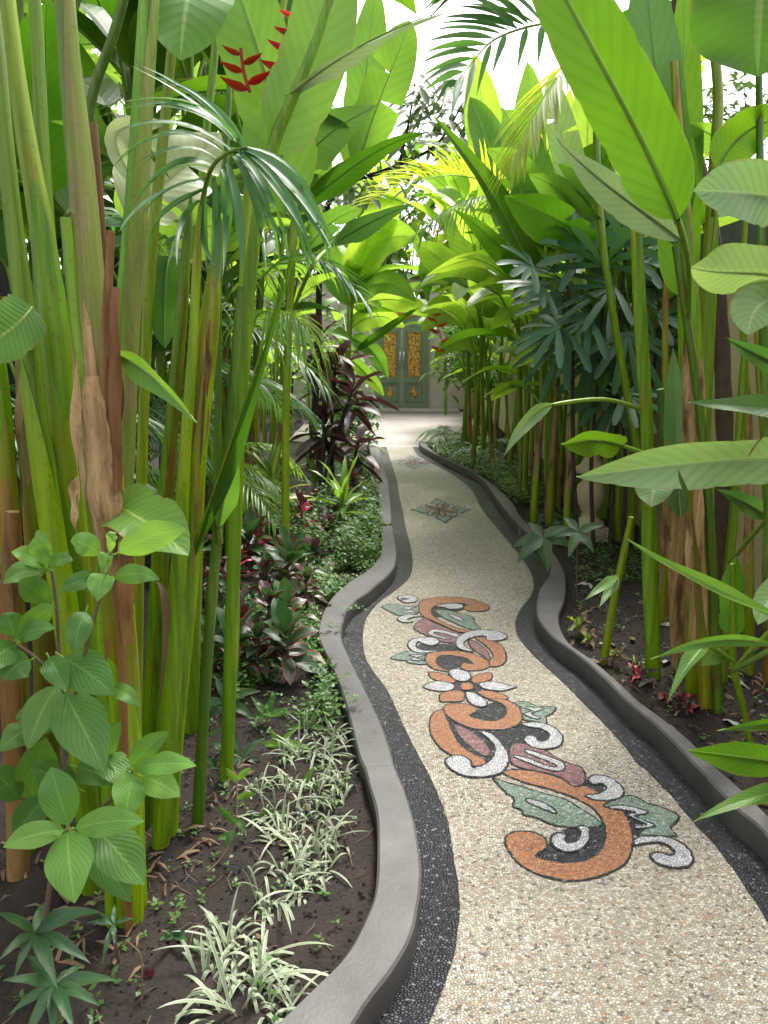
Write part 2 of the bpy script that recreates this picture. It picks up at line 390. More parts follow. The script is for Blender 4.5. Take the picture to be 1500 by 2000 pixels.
M['sheath_r'] = stalk_mat("red_brown_sheath", (.20, .105, .05), (.13, .06, .03), (.05, .025, .015), 0.3, rough=.7)
M['sheath_g'] = stalk_mat("greyish_sheath", (.20, .24, .06), (.15, .165, .045), (.27, .19, .11), 0.42, rough=.6)
M['petiole'] = stalk_mat("petiole", (.20, .30, .06), (.14, .22, .04), (.2, .14, .05), 0.1)
M['cut'] = plain("cut_pith", (.55, .58, .32), .6)
M['twig'] = plain("brown_twig", (.13, .085, .055), .8)

# ------------------------------------------------------------------ leaf builders
def prof(kind_, t):
    if kind_ == 'paddle':
        a = 1 - (1 - min(t / .22, 1)) ** 2.2
        b = 1.0 if t < .55 else max(0, 1 - ((t - .55) / .45) ** 2.0)
        return max(0.012, a ** .7 * b ** .85)
    if kind_ == 'ovate': return max(0.01, math.sin(math.pi * min(1, t) ** .85) ** .8)
    if kind_ == 'lance': return max(0.01, min(1, (t / .3)) ** .7 * (1 - max(0, (t - .3) / .7) ** 1.6))
    if kind_ == 'strap': return max(0.02, min(1, .55 + t * 2) * (1 - max(0, (t - .35) / .65) ** 2.2))
    if kind_ == 'blunt': return max(0.05, (.35 + .65 * min(1, t / .45)) * (1.0 if t < .88 else 1 - (t - .88) * 4.2))
    return 1
def blade(mb, ctrl, width, N=None, kind_='paddle', n=12, fold=0.25, wave=0.02, across=3, tears=(), rng=random, mi=0, roll=0.0, curl=0.0, rib=0.0, rib_mi=1, twist=0.0, nicks=0.0):
    ctrl = [Vector(c) for c in ctrl]
    c = [bez(ctrl, i / n) for i in range(n + 1)]
    if N is None: N = Vector((0, 0, 1))
    N = Vector(N)
    ph = rng.random() * 6.28
    nick = [[(rng.uniform(.03, .09) if nicks and rng.random() < nicks else 0) for _ in range(n + 1)] for _ in range(2)]
    fr = []
    for i in range(n + 1):
        T = (c[min(i + 1, n)] - c[max(i - 1, 0)]).normalized()
        S = T.cross(N)
        if S.length < 1e-4: S = T.orthogonal()
        S.normalize()
        if roll or twist: S = Matrix.Rotation(roll + twist * i / n, 3, T) @ S
        U = S.cross(T).normalized()
        fr.append((c[i], T, S, U, width * .5 * prof(kind_, i / n)))
    def pt(i, s, shift=0.0, drop=0.0):
        p, T, S, U, w = fr[i]
        a = abs(s)
        if a > .99: s *= 1 - nick[s > 0][i]; a = abs(s)
        f = fold + drop
        lat = a * math.cos(f) ; up = a * math.sin(f) - curl * a * a
        wv = wave * a * math.sin(ph + i / n * 11 + (2 if s > 0 else 0)) * min(1, w / (width * .3 + 1e-6))
        return p + S * (w * lat * (1 if s > 0 else -1)) + U * (w * up + wv) + T * (shift * a)
    ss = [k / across for k in range(-across, across + 1)]
    if not tears:
        mb.grid([[pt(i, s) for s in ss] for i in range(n + 1)], [[(.5 + s * .5, i / n) for s in ss] for i in range(n + 1)], mi)
    else:
        for sg in (-1, 1):
            cuts = sorted({int(t * n) for sd_, t in tears if sd_ == sg})
            st = [0] + [k for k in cuts if 0 < k < n] + [n]
            for a, b in zip(st[:-1], st[1:]):
                dr = rng.uniform(-.25, .2) if a else 0
                rows, uvs = [], []
                for i in range(a, b + 1):
                    sh = 0
                    if i == a and a > 0: sh = width * .06 * (1 + rng.random())
                    if i == b and b < n: sh = -width * .06 * (1 + rng.random())
                    q = [k / across * sg for k in range(across + 1)]
                    if sg < 0: q = q[::-1]
                    rows.append([pt(i, s, sh, dr * abs(s)) for s in q]); uvs.append([(.5 + s * .5, i / n) for s in q])
                mb.grid(rows, uvs, mi)
    if rib > 0:
        mb.tube([f[0] - f[3] * rib * .6 for f in fr], [rib * (1 - .85 * i / n) for i in range(n + 1)], 5, rib_mi, cap=False)
def strip(mb, p, d, L, w, droop, n=5, N=None, kind_='strap', mi=0, fold=.35):
    d = Vector(d).normalized(); p = Vector(p)
    pts = [p, p + d * L * .5 + Vector((0, 0, -droop * L * .1)), p + d * L * (1 - droop * .25) + Vector((0, 0, -droop * L * .75))]
    blade(mb, pts, w, N, kind_, n, fold, 0, 1, mi=mi)
def frond(mb, ctrl, leaflet, pairs, w, droop=.5, N=None, rng=random, ang=55, start=.2, rach=.008, n=4, up=.25, mi=0, rmi=1):
    ctrl = [Vector(c) for c in ctrl]
    pts = [bez(ctrl, i / 14) for i in range(15)]
    mb.tube(pts, [rach * (1 - .8 * i / 14) for i in range(15)], 5, rmi, cap=False)
    for k in range(pairs):
        t = start + (1 - start) * (k + .5) / pairs
        p = bez(ctrl, t); T = (bez(ctrl, min(1, t + .02)) - bez(ctrl, t - .02)).normalized()
        NN = Vector(N) if N is not None else Vector((0, 0, 1))
        S = T.cross(NN)
        if S.length < .05: S = T.orthogonal()
        S.normalize(); U = S.cross(T)
        sz = leaflet * (math.sin(math.pi * min(1, .22 + .72 * (k + .5) / pairs)) ** .6) * rng.uniform(.9, 1.08)
        a = R(ang) * (1.1 - .55 * t) + rng.uniform(-.08, .08)
        for sg in (-1, 1):
            d = T * math.cos(a) + S * sg * math.sin(a) + U * (up + rng.uniform(-.1, .1))
            strip(mb, p, d, sz, w, droop * rng.uniform(.7, 1.3), n, N=U + S * sg * .3, kind_='lance', mi=mi)
def fan(mb, c, d, Nn, rad, n=8, w=.03, spread=200, droop=.35, rng=random, mi=0):
    d = Vector(d).normalized(); Nn = Vector(Nn); S = d.cross(Nn).normalized(); U = S.cross(d)
    for k in range(n):
        a = R(spread) * ((k + .5) / n - .5)
        dd = d * math.cos(a) + S * math.sin(a) + U * rng.uniform(-.05, .15)
        strip(mb, c, dd, rad * rng.uniform(.85, 1.05) * (1 - .25 * abs(a) / 2), w * rng.uniform(.85, 1.15), droop * rng.uniform(.5, 1.5), 6, N=U, kind_='blunt', mi=mi, fold=.2)

# ------------------------------------------------------------------ the ground plan
def curve_fn(px, z):
    w = [G(u, v, z) for u, v in px]
    w = crom(w, 8)
    w = sorted(((p.y, p.x) for p in w))
    ys, xs = np.array([a for a, b in w]), np.array([b for a, b in w])
    def f(y): return float(np.interp(y, ys, xs))
    return f
KH = 0.095
bl = curve_fn([(600, 2600), (700, 2300), (780, 2100), (837, 2000), (877, 1900), (893, 1833), (898, 1760), (887, 1680), (873, 1600), (850, 1540), (830, 1500), (800, 1443), (777, 1393), (757, 1350), (733, 1317), (713, 1283), (709, 1240), (717, 1207), (740, 1177), (777, 1150), (800, 1127), (806, 1100), (802, 1067), (793, 1033), (787, 1000), (780, 970), (776, 943), (768, 915), (760, 890), (752, 865), (745, 845)], 0)
ki = curve_fn([(250, 2600), (430, 2350), (600, 2120), (690, 2000), (722, 1950), (770, 1885), (805, 1820), (822, 1727), (820, 1667), (807, 1593), (790, 1540), (773, 1500), (763, 1467), (747, 1417), (717, 1353), (687, 1293), (668, 1247), (670, 1213), (687, 1180), (727, 1150), (763, 1117), (774, 1093), (774, 1067), (767, 1027), (764, 1000), (762, 970), (758, 940), (750, 910), (742, 880), (735, 855), (728, 835)], KH)
ko = curve_fn([(0, 2600), (200, 2350), (420, 2120), (540, 2000), (610, 1930), (667, 1873), (700, 1820), (730, 1750), (737, 1683), (735, 1587), (720, 1533), (712, 1500), (700, 1473), (680, 1393), (667, 1350), (647, 1300), (623, 1247), (625, 1213), (643, 1173), (677, 1140), (717, 1113), (740, 1087), (745, 1060), (741, 1020), (740, 1000), (738, 970), (734, 940), (728, 910), (722, 880), (716, 855), (710, 835)], KH)
br_ = curve_fn([(1740, 2600), (1680, 2300), (1600, 2010), (1500, 1804), (1460, 1740), (1433, 1700), (1393, 1647), (1357, 1610), (1310, 1553), (1287, 1530), (1258, 1500), (1247, 1493), (1213, 1450), (1173, 1407), (1133, 1367), (1100, 1333), (1063, 1300), (1033, 1270), (1010, 1240), (1007, 1213), (1017, 1190), (1037, 1163), (1042, 1140), (1030, 1107), (1000, 1067), (970, 1030), (940, 993), (923, 960), (893, 933), (853, 910), (820, 893), (808, 878), (806, 868)], 0)
ri = curve_fn([(1900, 2600), (1830, 2300), (1700, 2000), (1500, 1697), (1433, 1630), (1377, 1567), (1333, 1520), (1310, 1493), (1267, 1450), (1227, 1417), (1187, 1373), (1147, 1333), (1110, 1303), (1080, 1280), (1057, 1253), (1047, 1233), (1047, 1207), (1053, 1180), (1070, 1153), (1074, 1133), (1060, 1100), (1027, 1060), (1000, 1033), (973, 997), (943, 953), (910, 930), (873, 913), (837, 893), (820, 881), (818, 868)], 0)
ro = curve_fn([(2150, 2600), (2050, 2300), (1850, 2000), (1600, 1690), (1500, 1590), (1457, 1547), (1403, 1500), (1393, 1493), (1353, 1450), (1300, 1407), (1250, 1370), (1207, 1330), (1160, 1290), (1117, 1260), (1097, 1230), (1092, 1200), (1103, 1170), (1105, 1133), (1097, 1103), (1067, 1062), (1017, 1008), (1000, 980), (960, 943), (917, 918), (867, 895), (838, 873), (832, 862)], KH)
Y_END = 11.6
rows = [-2.0, -1.0, 0.0] + list(np.arange(.6, 6, .03)) + list(np.arange(6, Y_END, .08)) + [Y_END]
def band(name, fa, fb, z, m, n=6, rr=rows):
    mb = MB()
    mb.grid([[Vector((lerp(fa(y), fb(y), k / n), y, z)) for k in range(n + 1)] for y in rr], [[(k / n, y) for k in range(n + 1)] for y in rr])
    return kind(obj(name, mb, m), 'structure')
path = band("path", lambda y: bl(y) - .02, lambda y: br_(y) + .02, 0.0, M['pebble'], 8)
def wob(f, k): return lambda y: f(y) + .004 * noise.noise(Vector((y * 30, k, 0)))
b1 = band("path_border", lambda y: ki(y) - .01, wob(bl, 3), 0.004, M['black'])
b2 = band("path_border", wob(br_, 7), lambda y: ri(y) + .01, 0.004, M['black'])
def kerb(f_in, f_out, sgn, rr):
    mb = MB(); faces = [[], [], [], [], []]
    for y in rr:
        a, b = f_in(y), f_out(y)
        w = noise.noise(Vector((y * 2.0, sgn, 0))) * .004
        e = noise.noise(Vector((y * 9.0, sgn, 3))) * .003
        sec = [(a, -.03), (a + sgn * e, KH - .007 + w), (a - sgn * .007, KH + w), (lerp(a, b, .5), KH + .001 + w), (b + sgn * .007, KH + w), (b + sgn * e, KH - .008 + w), (b, -.06)]
        q = [Vector((x, y, z)) for x, z in sec]
        for k, sl_ in enumerate(((0, 1), (1, 2), (2, 3, 4), (4, 5), (5, 6))): faces[k].append([q[j] for j in sl_])
    for f in faces: mb.grid(f, [[(j / 2, y) for j in range(len(f[0]))] for y in rr])
    return kind(obj("kerb", mb, M['kerb']), 'structure')
def kerb_mat():
    m = stone_mat("kerb_concrete_cast", (.060, .056, .055), (.112, .105, .102), 0.6, 5.0, 0.4, 120)
    nt = m.node_tree; q = NT(nt); pr = next(n for n in nt.nodes if n.type == 'BSDF_PRINCIPLED')
    c = pr.inputs["Base Color"].links[0].from_socket
    uv = q.n("SeparateXYZ", {0: q.n("UVMap").outputs[0]}); co = q.n("TexCoord").outputs["Object"]
    wv = q.n("TexNoise", {"Vector": co, "Scale": 14.0, "Detail": 3.0}).outputs[0]
    fr = q.math('FRACT', q.math('MULTIPLY_ADD', wv, .05, q.math('MULTIPLY', uv.outputs[1], .83)))
    jt = q.ramp(fr, [(0.0, (1, 1, 1)), (.006, (0, 0, 0))])
    dz = q.n("SeparateXYZ", {0: co}).outputs[2]
    sn = q.n("TexNoise", {"Vector": co, "Scale": 11.0, "Detail": 6.0, "Roughness": .7}).outputs[0]
    low = q.math('MULTIPLY', q.ramp(dz, [(.0, (1, 1, 1)), (.085, (0, 0, 0))]), q.ramp(sn, [(.35, (0, 0, 0)), (.6, (1, 1, 1))]))
    sp = q.ramp(q.n("TexNoise", {"Vector": co, "Scale": 34.0, "Detail": 5.0, "Roughness": .75}).outputs[0], [(.62, (0, 0, 0)), (.72, (.7, .7, .7))])
    c = q.mix(q.math('MULTIPLY', sp, .7), c, (.055, .045, .036))
    c = q.mix(q.math('MULTIPLY', low, .7), c, (.045, .042, .03))
    c = q.mix(q.math('MULTIPLY', jt, .75), c, (.03, .028, .026))
    nt.links.new(c, pr.inputs["Base Color"]); return m
M['kerb'] = kerb_mat()
kerb(ki, ko, 1, rows)
kerb(ri, ro, -1, rows)
# soil on both sides, sunk under the path
def soil_z(x, y):
    l, r = ko(y), ro(y)
    base = .035 + .03 * noise.noise(Vector((x * 1.4, y * 1.4, 0))) + .014 * noise.noise(Vector((x * 7, y * 7, 2))) + .007 * noise.noise(Vector((x * 23, y * 23, 5)))
    if y > Y_END + .3: d = max(-1.6 - x, x - 1.9) if y < 18.1 else .1
    elif y > Y_END: d = max(l - x, x - r)
    else: d = max(l - x, x - r)
    k = max(0, min(1, (d + .07) / .07))
    return lerp(-.09, base, k)
mb = MB()
ys = [-2, -1, 0, .5] + list(np.arange(.8, 6, .035)) + list(np.arange(6, 13, .09)) + list(np.arange(13, 21, .4)) + [24, 40, 90]
xs = [-60, -20, -9, -6] + list(np.arange(-4, -2, .12)) + list(np.arange(-2, 2.4, .035)) + [2.6, 3.2, 5, 10, 20, 60]
mb.grid([[Vector((x, y, soil_z(x, y))) for x in xs] for y in ys], [[(x, y) for x in xs] for y in ys])
kind(obj("ground", mb, M['soil']), 'structure')
mb = MB()
pl = [(-3.2, 18.2), (-3.2, 13.6), (ki(Y_END) - .2, Y_END), (ro(Y_END) + .05, Y_END), (1.9, 12.6), (3.0, 13.5), (3.0, 18.2)]
mb.poly([Vector((x, y, -.004)) for x, y in pl][::-1])
kind(obj("plaza", mb, M['plaza']), 'structure')

# ------------------------------------------------------------------ pebble mosaics in the path
def mosaic(label, shapes, conv, outline=.0075):
    allp = [conv(x, y) for _, _, pts in shapes for x, y in pts]
    c = sum(allp, Vector()) / len(allp)
    root = thing("pebble_mosaic", (c.x, c.y, 0), label, "mosaic")
    NM = {'orange': 'scroll', 'white': 'curl', 'sage': 'leaf', 'plum': 'lobe', 'black': 'ground_patch'}
    for i, (mt, layer, pts) in enumerate(shapes):
        w = [conv(x, y) for x, y in pts]
        w = crom(w, 7, True)
        z = .0016 + layer * .0013 + (i % 9) * .00012
        mb = MB()
        w = [p + Vector((noise.noise(p * 75), noise.noise(p * 75 + Vector((9, 0, 0))), 0)) * .0035 for p in w]
        mb.poly([Vector((p.x, p.y, z)) for p in w], 0)
        if mt != 'black':
            n = len(w); rr, uu = [], []
            for k in range(n + 1):
                p = w[k % n]; T = (w[(k + 1) % n] - w[k - 1 if k % n else n - 1]); T.z = 0
                if T.length < 1e-6: T = Vector((1, 0, 0))
                T.normalize(); S = Vector((T.y, -T.x, 0))
                j = outline * (.5 + .3 * noise.noise(Vector((p.x * 110, p.y * 110, 0))))
                rr.append([Vector((p.x, p.y, z + .00005)) - S * j, Vector((p.x, p.y, z + .00005)) + S * j]); uu.append([(0, 0), (1, 0)])
            mb.grid(rr, uu, 1)
        obj(NM[mt], mb, [M[mt], M['black']], root, smooth=False)
    return root
def c8(x, y): return G(720 + x * .43333, 1120 + y * .43333)
S8 = [
 ('orange', 1, [(600,895),(720,890),(850,920),(960,955),(1080,1010),(1160,1090),(1190,1190),(1170,1290),(1090,1350),(940,1388),(800,1370),(690,1320),(630,1250),(615,1200),(640,1175),(700,1165),(760,1175),(800,1205),(800,1240),(755,1275),(830,1300),(910,1305),(1000,1285),(1055,1230),(1065,1150),(1020,1070),(920,1010),(800,970),(690,940)]),
 ('black', 0, [(755,1275),(800,1235),(830,1190),(900,1150),(1060,1130),(1066,1200),(1030,1265),(930,1303),(840,1300)]),
 ('white', 2, [(940,1145),(990,1150),(995,1200),(960,1245),(890,1260),(835,1235),(820,1200),(850,1175),(890,1185),(885,1205),(910,1220),(945,1200),(955,1170)]),
 ('sage', 1, [(560,925),(640,950),(760,985),(880,1020),(950,1060),(1050,1135),(930,1148),(830,1135),(760,1105),(700,1090),(690,1070),(650,1050),(655,1020),(620,990),(580,950)]),
 ('white', 2, [(720,1020),(790,1040),(845,1075),(835,1085),(770,1060),(715,1035)]),
 ('black', 0, [(500,715),(600,705),(690,680),(760,740),(640,790),(630,830),(590,760)]),
 ('white', 2, [(500,715),(550,725),(600,770),(632,830),(620,880),(580,910),(510,922),(430,915),(370,885),(345,850),(370,828),(420,825),(460,850),(470,880),(520,865),(560,830),(565,780),(530,740)]),
 ('black', 0, [(360,660),(470,700),(560,760),(570,820),(530,850),(450,810),(390,750)]),
 ('orange', 1, [(330,618),(285,640),(275,700),(300,760),(350,810),(410,830),(450,850),(475,872),(530,862),(520,840),(460,810),(410,770),(380,720),(350,650)]),
 ('plum', 1, [(385,680),(470,720),(530,770),(550,812),(520,825),(460,785),(412,740)]),
 ('orange', 2, [(340,605),(370,590),(440,592),(485,610),(480,630),(455,645),(500,660),(560,668),(610,650),(618,610),(590,585),(540,570),(610,572),(670,600),(692,640),(680,680),(620,705),(540,708),(460,700),(390,670),(345,635)]),
 ('black', 0, [(450,648),(480,622),(540,590),(590,583),(620,610),(612,650),(560,670),(500,664)]),
 ('white', 2, [(690,680),(760,675),(830,695),(875,740),(860,780),(800,795),(735,785),(700,755),(715,735),(750,740),(770,760),(800,755),(815,730),(780,705),(720,695)]),
 ('black', 0, [(700,690),(780,705),(815,730),(790,760),(750,745),(700,750)]),
 ('sage', 1, [(655,590),(710,582),(760,600),(840,605),(830,630),(800,650),(800,680),(740,668),(690,655)]),
 ('white', 2, [(680,607),(790,612),(735,635),(772,655),(750,660),(700,637),(740,622)]),
 ('plum', 1, [(640,780),(700,770),(790,800),(880,850),(960,880),(975,940),(930,965),(860,920),(780,900),(690,880),(640,850)]),
 ('white', 2, [(650,830),(800,888),(868,895),(885,870),(850,845),(720,800),(715,815),(830,860),(845,877),(800,870),(700,832)]),
 ('black', 0, [(640,880),(780,905),(920,970),(985,930),(1060,960),(1010,1010),(900,985),(760,930)]),
 ('white', 2, [(990,930),(1020,912),(1090,925),(1145,970),(1140,1010),(1080,1028),(1010,1022),(975,1005),(1040,995),(1070,970),(1050,950),(1010,955)]),
 ('black', 0, [(1080,1060),(1150,1070),(1220,1100),(1210,1180),(1170,1150),(1120,1090)]),
 ('sage', 1, [(1060,1050),(1130,1015),(1190,1005),(1260,1040),(1330,1060),(1400,1100),(1360,1150),(1385,1185),(1290,1185),(1215,1180),(1260,1140),(1200,1115),(1215,1085),(1130,1070)]),
 ('white', 2, [(1080,1060),(1150,1050),(1260,1080),(1200,1100),(1290,1140),(1210,1155),(1200,1140),(1250,1135),(1170,1095),(1200,1080)]),
 ('white', 2, [(1200,1200),(1260,1190),(1350,1195),(1430,1235),(1462,1290),(1440,1325),(1370,1330),(1300,1310),(1270,1275),(1310,1262),(1350,1275),(1380,1265),(1350,1230),(1290,1215),(1200,1228)]),
 ('black', 0, [(380,490),(440,485),(500,500),(510,525),(470,545),(420,550),(380,530)]),
 ('orange', 2, [(415,502),(440,496),(467,502),(472,522),(440,530),(418,525)]),
 ('white', 2, [(360,445),(400,435),(450,450),(460,475),(430,490),(385,480)]),
 ('white', 2, [(248,512),(310,488),(385,505),(370,530),(300,532)]),
 ('white', 2, [(500,500),(560,490),(640,510),(665,515),(600,532),(520,522)]),
 ('white', 3, [(440,540),(480,545),(530,580),(530,600),(500,605),(460,590),(440,560)]),
 ('orange', 1, [(272,450),(320,450),(390,475),(385,495),(330,490),(285,475)]),
 ('orange', 1, [(475,465),(545,450),(555,475),(510,495),(465,492)]),
 ('orange', 1, [(325,545),(380,530),(430,540),(425,575),(380,580),(325,578)]),
 ('orange', 1, [(490,535),(560,535),(620,555),(620,570),(550,570)]),
 ('orange', 1, [(225,160),(240,125),(320,108),(430,112),(510,130),(545,155),(520,172),(460,172),(425,158),(445,143),(400,135),(330,140),(285,160),(290,190),(350,230),(470,270),(420,275),(330,240),(250,200)]),
 ('black', 0, [(285,165),(330,142),(430,138),(420,165),(340,195),(300,195)]),
 ('white', 2, [(305,150),(360,138),(420,142),(420,158),(370,163),(340,155)]),
 ('sage', 1, [(300,168),(350,168),(400,180),(470,200),(475,222),(505,255),(450,250),(390,225),(330,195)]),
 ('white', 2, [(360,185),(410,200),(430,218),(390,208)]),
 ('sage', 1, [(60,150),(110,140),(170,150),(225,150),(215,185),(140,190),(100,175)]),
 ('white', 2, [(150,158),(215,152),(185,165),(215,178),(150,178),(180,168)]),
 ('white', 2, [(130,110),(170,100),(215,110),(215,128),(170,135),(150,125),(180,118),(150,115),(145,125)]),
 ('white', 2, [(130,205),(170,190),(250,195),(200,200),(175,212),(200,222),(150,222)]),
 ('plum', 1, [(205,240),(250,205),(310,225),(390,260),(440,275),(400,310),(330,310),(260,280),(215,260)]),
 ('white', 2, [(270,265),(310,256),(400,278),(400,290),(310,268),(300,278),(370,300),(330,296),(275,280)]),
 ('white', 3, [(395,330),(400,295),(450,265),(530,258),(600,270),(625,292),(590,305),(535,305),(525,285),(470,290),(430,315),(445,340),(475,355),(430,350)]),
 ('orange', 2, [(480,290),(540,300),(600,330),(622,380),(600,415),(550,422),(545,400),(560,370),(530,330)]),
 ('plum', 1, [(450,300),(500,320),(540,360),(545,395),(510,370),(460,335)]),
 ('white', 2, [(175,320),(210,295),(290,292),(320,310),(290,328),(250,320),(225,310),(215,335),(250,350),(310,352),(240,362),(195,350)]),
 ('black', 0, [(215,335),(250,315),(320,320),(395,320),(440,350),(480,365),(380,358),(310,355),(250,352)]),
 ('sage', 1, [(100,385),(150,360),(210,350),(260,370),(260,410),(180,405),(170,395)]),
 ('white', 2, [(180,372),(255,372),(215,385),(255,396),(190,392),(210,380)]),
 ('orange', 1, [(255,380),(280,360),(360,352),(450,360),(520,385),(550,412),(520,435),(450,440),(415,425),(430,405),(470,412),(440,385),(370,372),(320,375),(305,400),(330,430),(380,445),(300,435),(265,410)]),
 ('black', 0, [(303,400),(318,375),(370,371),(440,385),(468,412),(430,405),(405,425),(380,444),(330,430)]),
]
mosaic("long pebble mosaic of orange scrolls, white curls and green leaves inlaid in the path", S8, c8)
def flower_mosaic(label, cu, cv, hw, hh):
    c = G(cu, cv); e = G(cu + hw, cv); f = G(cu, cv - hh); b = G(cu, cv + hh)
    hx, hy = (e - c).x, (f.y - b.y) / 2
    cc = Vector((c.x, (f.y + b.y) / 2, 0))
    def cv_(x, y): return cc + Vector((x * hx, y * hy, 0))
    sh = []
    for k in range(4):
        a = k * math.pi / 2
        ro_ = lambda x, y: (x * math.cos(a) - y * math.sin(a), x * math.sin(a) + y * math.cos(a))
        sh.append(('sage', 1, [ro_(*p) for p in [(.35, -.12), (.62, -.25), (.8, -.1), (1, 0), (.8, .1), (.62, .25), (.35, .12)]]))
        sh.append(('white', 2, [ro_(*p) for p in [(.3, .06), (.5, .3), (.42, .46), (.3, .42), (.36, .3), (.22, .14)]]))
        sh.append(('orange', 2, [ro_(*p) for p in [(.06, .0), (.25, -.1), (.5, -.06), (.55, 0), (.5, .06), (.25, .1)]]))
        sh.append(('plum', 1, [ro_(*p) for p in [(.08, .08), (.3, .16), (.36, .36), (.16, .3)]]))
    return mosaic(label, sh, cv_, .016)
flower_mosaic("small diamond shaped pebble flower mosaic beyond the long scroll mosaic", 862, 998, 58, 24)
flower_mosaic("farthest pebble flower mosaic where the path meets the pale plaza", 806, 903, 52, 13)
# ------------------------------------------------------------------ walls and the carved gate
WX = 2.1
mb = MB(); mb.box((WX + .1, 9.4, .95), (.2, 18.0, 2.0))
gw = thing("garden_wall", (WX + .1, 9.4, 0), "cream plastered garden wall with a dark mossy coping beside the path", "wall")
obj("wall_face", mb, M['wall'], gw, smooth=False)
mb = MB(); mb.box((WX + .1, 9.4, 2.03), (.32, 18.1, .16)); mb.box((WX + .1, 9.4, 2.16), (.24, 18.1, .12))
obj("coping", mb, M['coping'], gw, smooth=False)
GY, GX = 18.3, .42
fw = thing("boundary_wall", (GX, GY + .2, 0), "pale plaster boundary wall holding the green carved gate", "wall")
mb = MB()
mb.box((GX - 4.14, GY + .2, 1.5), (7.0, .25, 3.0)); mb.box((GX + 4.14, GY + .2, 1.5), (7.0, .25, 3.0)); mb.box((GX, GY + .2, 2.87), (1.28, .25, .26))
obj("wall_face", mb, M['farwall'], fw, smooth=False)
mb = MB(); mb.box((GX, GY + .2, 3.06), (15.6, .4, .12))
obj("coping", mb, M['coping'], fw, smooth=False)
mb = MB(); mb.box((GX, GY - .35, .03), (2.6, .8, .06)); kind(obj("doorstep", mb, M['plaza'], smooth=False), 'structure')
gt = thing("carved_gate", (GX, GY, .06), "green double gate with gilded carved panels at the end of the path", "gate")
mb = MB()
for x in (-.605, .605): mb.box((GX + x, GY + .12, 1.25), (.07, .16, 2.4))
mb.box((GX, GY + .12, 1.99), (1.14, .14, .07)); mb.box((GX, GY + .12, 2.48), (1.28, .16, .1))
obj("gate_frame", mb, M['doorgreen'], gt, smooth=False)
mb = MB(); mb.box((GX, GY + .14, 2.22), (1.14, .05, .4))
tr = obj("transom_panel", mb, M['doorgreen'], gt, smooth=False)
def diamond(mb, c, w, h, y):
    n = 16
    out = []
    for k in range(n):
        a = 2 * math.pi * k / n
        r = 1 / (abs(math.cos(a)) ** .8 + abs(math.sin(a)) ** .8) ** 1.1 * (1 + .1 * math.cos(8 * a))
        out.append(Vector((c[0] + w * r * math.cos(a), y, c[1] + h * r * math.sin(a))))
    mb.poly(out); bk = [p + Vector((0, .05, 0)) for p in out]
    mb.grid([out + out[:1], bk + bk[:1]], [[(0, 0)] * (n + 1)] * 2)
mb = MB(); diamond(mb, (GX, 2.2), .3, .17, GY + .09); sub("ornament", mb, M['gold'], tr, gt, False)
for sx in (-1, 1):
    cx = GX + sx * .285
    mb = MB(); mb.box((cx, GY + .12, 1.01), (.565, .05, 1.88))
    for x in (-.245, .245): mb.box((cx + x, GY + .085, 1.01), (.075, .03, 1.88))
    for z in (.11, .72, 1.88): mb.box((cx, GY + .0855, z), (.414, .03, .13))
    for x in (-.17, .17): mb.box((cx + x, GY + .088, .415), (.018, .03, .43))
    for z in (.21, .62): mb.box((cx, GY + .088, z), (.32, .03, .018))
    lf = obj("gate_leaf", mb, M['doorgreen'], gt, smooth=False)
    mb = MB(); mb.box((cx, GY + .085, 1.3), (.24, .03, .96))
    for x in (-.128, .128): mb.box((cx + x, GY + .08, 1.3), (.018, .035, 1.0))
    for z in (.8, 1.8): mb.box((cx, GY + .08, z), (.237, .035, .018))
    sub("carved_panel", mb, M['gold'], lf, gt, False)
    mb = MB(); diamond(mb, (cx, .415), .095, .16, GY + .075); sub("ornament", mb, M['gold'], lf, gt, False)
    mb = MB(); xh = GX + sx * .045
    mb.tube([(xh, GY + .05, 1.02), (xh, GY + .03, 1.06), (xh, GY + .03, 1.28), (xh, GY + .05, 1.32)], .011, 6)
    mb.box((xh, GY + .065, 1.17), (.035, .012, .4))
    sub("handle", mb, M['steel'], lf, gt)

# stone garden ornament by the wall
so = G(1148, 1062); so = Vector((so.x, so.y, .03))
st = thing("stone_ornament", so, "cream turned stone garden ornament half hidden behind the stems by the wall", "ornament")
mb = MB(); mb.box(so + Vector((0, 0, .05)), (.26, .26, .12)); obj("plinth", mb, M['cream'], st, smooth=False)
mb = MB(); mb.lathe([(.11, .11), (.115, .15), (.06, .18), (.05, .22), (.09, .28), (.115, .36), (.10, .43), (.06, .48), (.07, .51), (.12, .53), (.125, .57), (.09, .59), (.05, .66), (.045, .70), (0, .72)], so, 18); obj("urn", mb, M['cream'], st)

# ------------------------------------------------------------------ stalk plants traced from the photograph, each at its own distance
RG = random.Random(5)
def stalk_geo(px, Y, wd, seed=0):
    """centre line and radii in the plane Y, widths in photo pixels; the last point stands on the soil"""
    pts = [P(u, v, Y) for u, v in px]
    if pts[-1].z < .25 or True:
        b = pts[-1]
        if b.z > .02:
            d = (pts[-1] - pts[-2]).normalized()
            k = (b.z + .05) / max(.2, -d.z)
            pts.append(b + d * k); wd = list(wd) + [wd[-1]]; px = list(px) + [px[-1]]
        pts[-1] = Vector((pts[-1].x, Y, -.12))
    rad = [w * .5 * pxm(u, v, Y) for (u, v), w in zip(px, wd)]
    cs = crom(pts, 5); cr = crom([Vector((r, 0, 0)) for r in rad], 5)
    nn = random.Random(seed)
    cs = [p + Vector((noise.noise(p * 2 + Vector((seed, 0, 0))) * .008, noise.noise(p * 2 + Vector((0, seed, 0))) * .012, 0)) for p in cs]
    return cs, [max(.003, r.x) for r in cr]
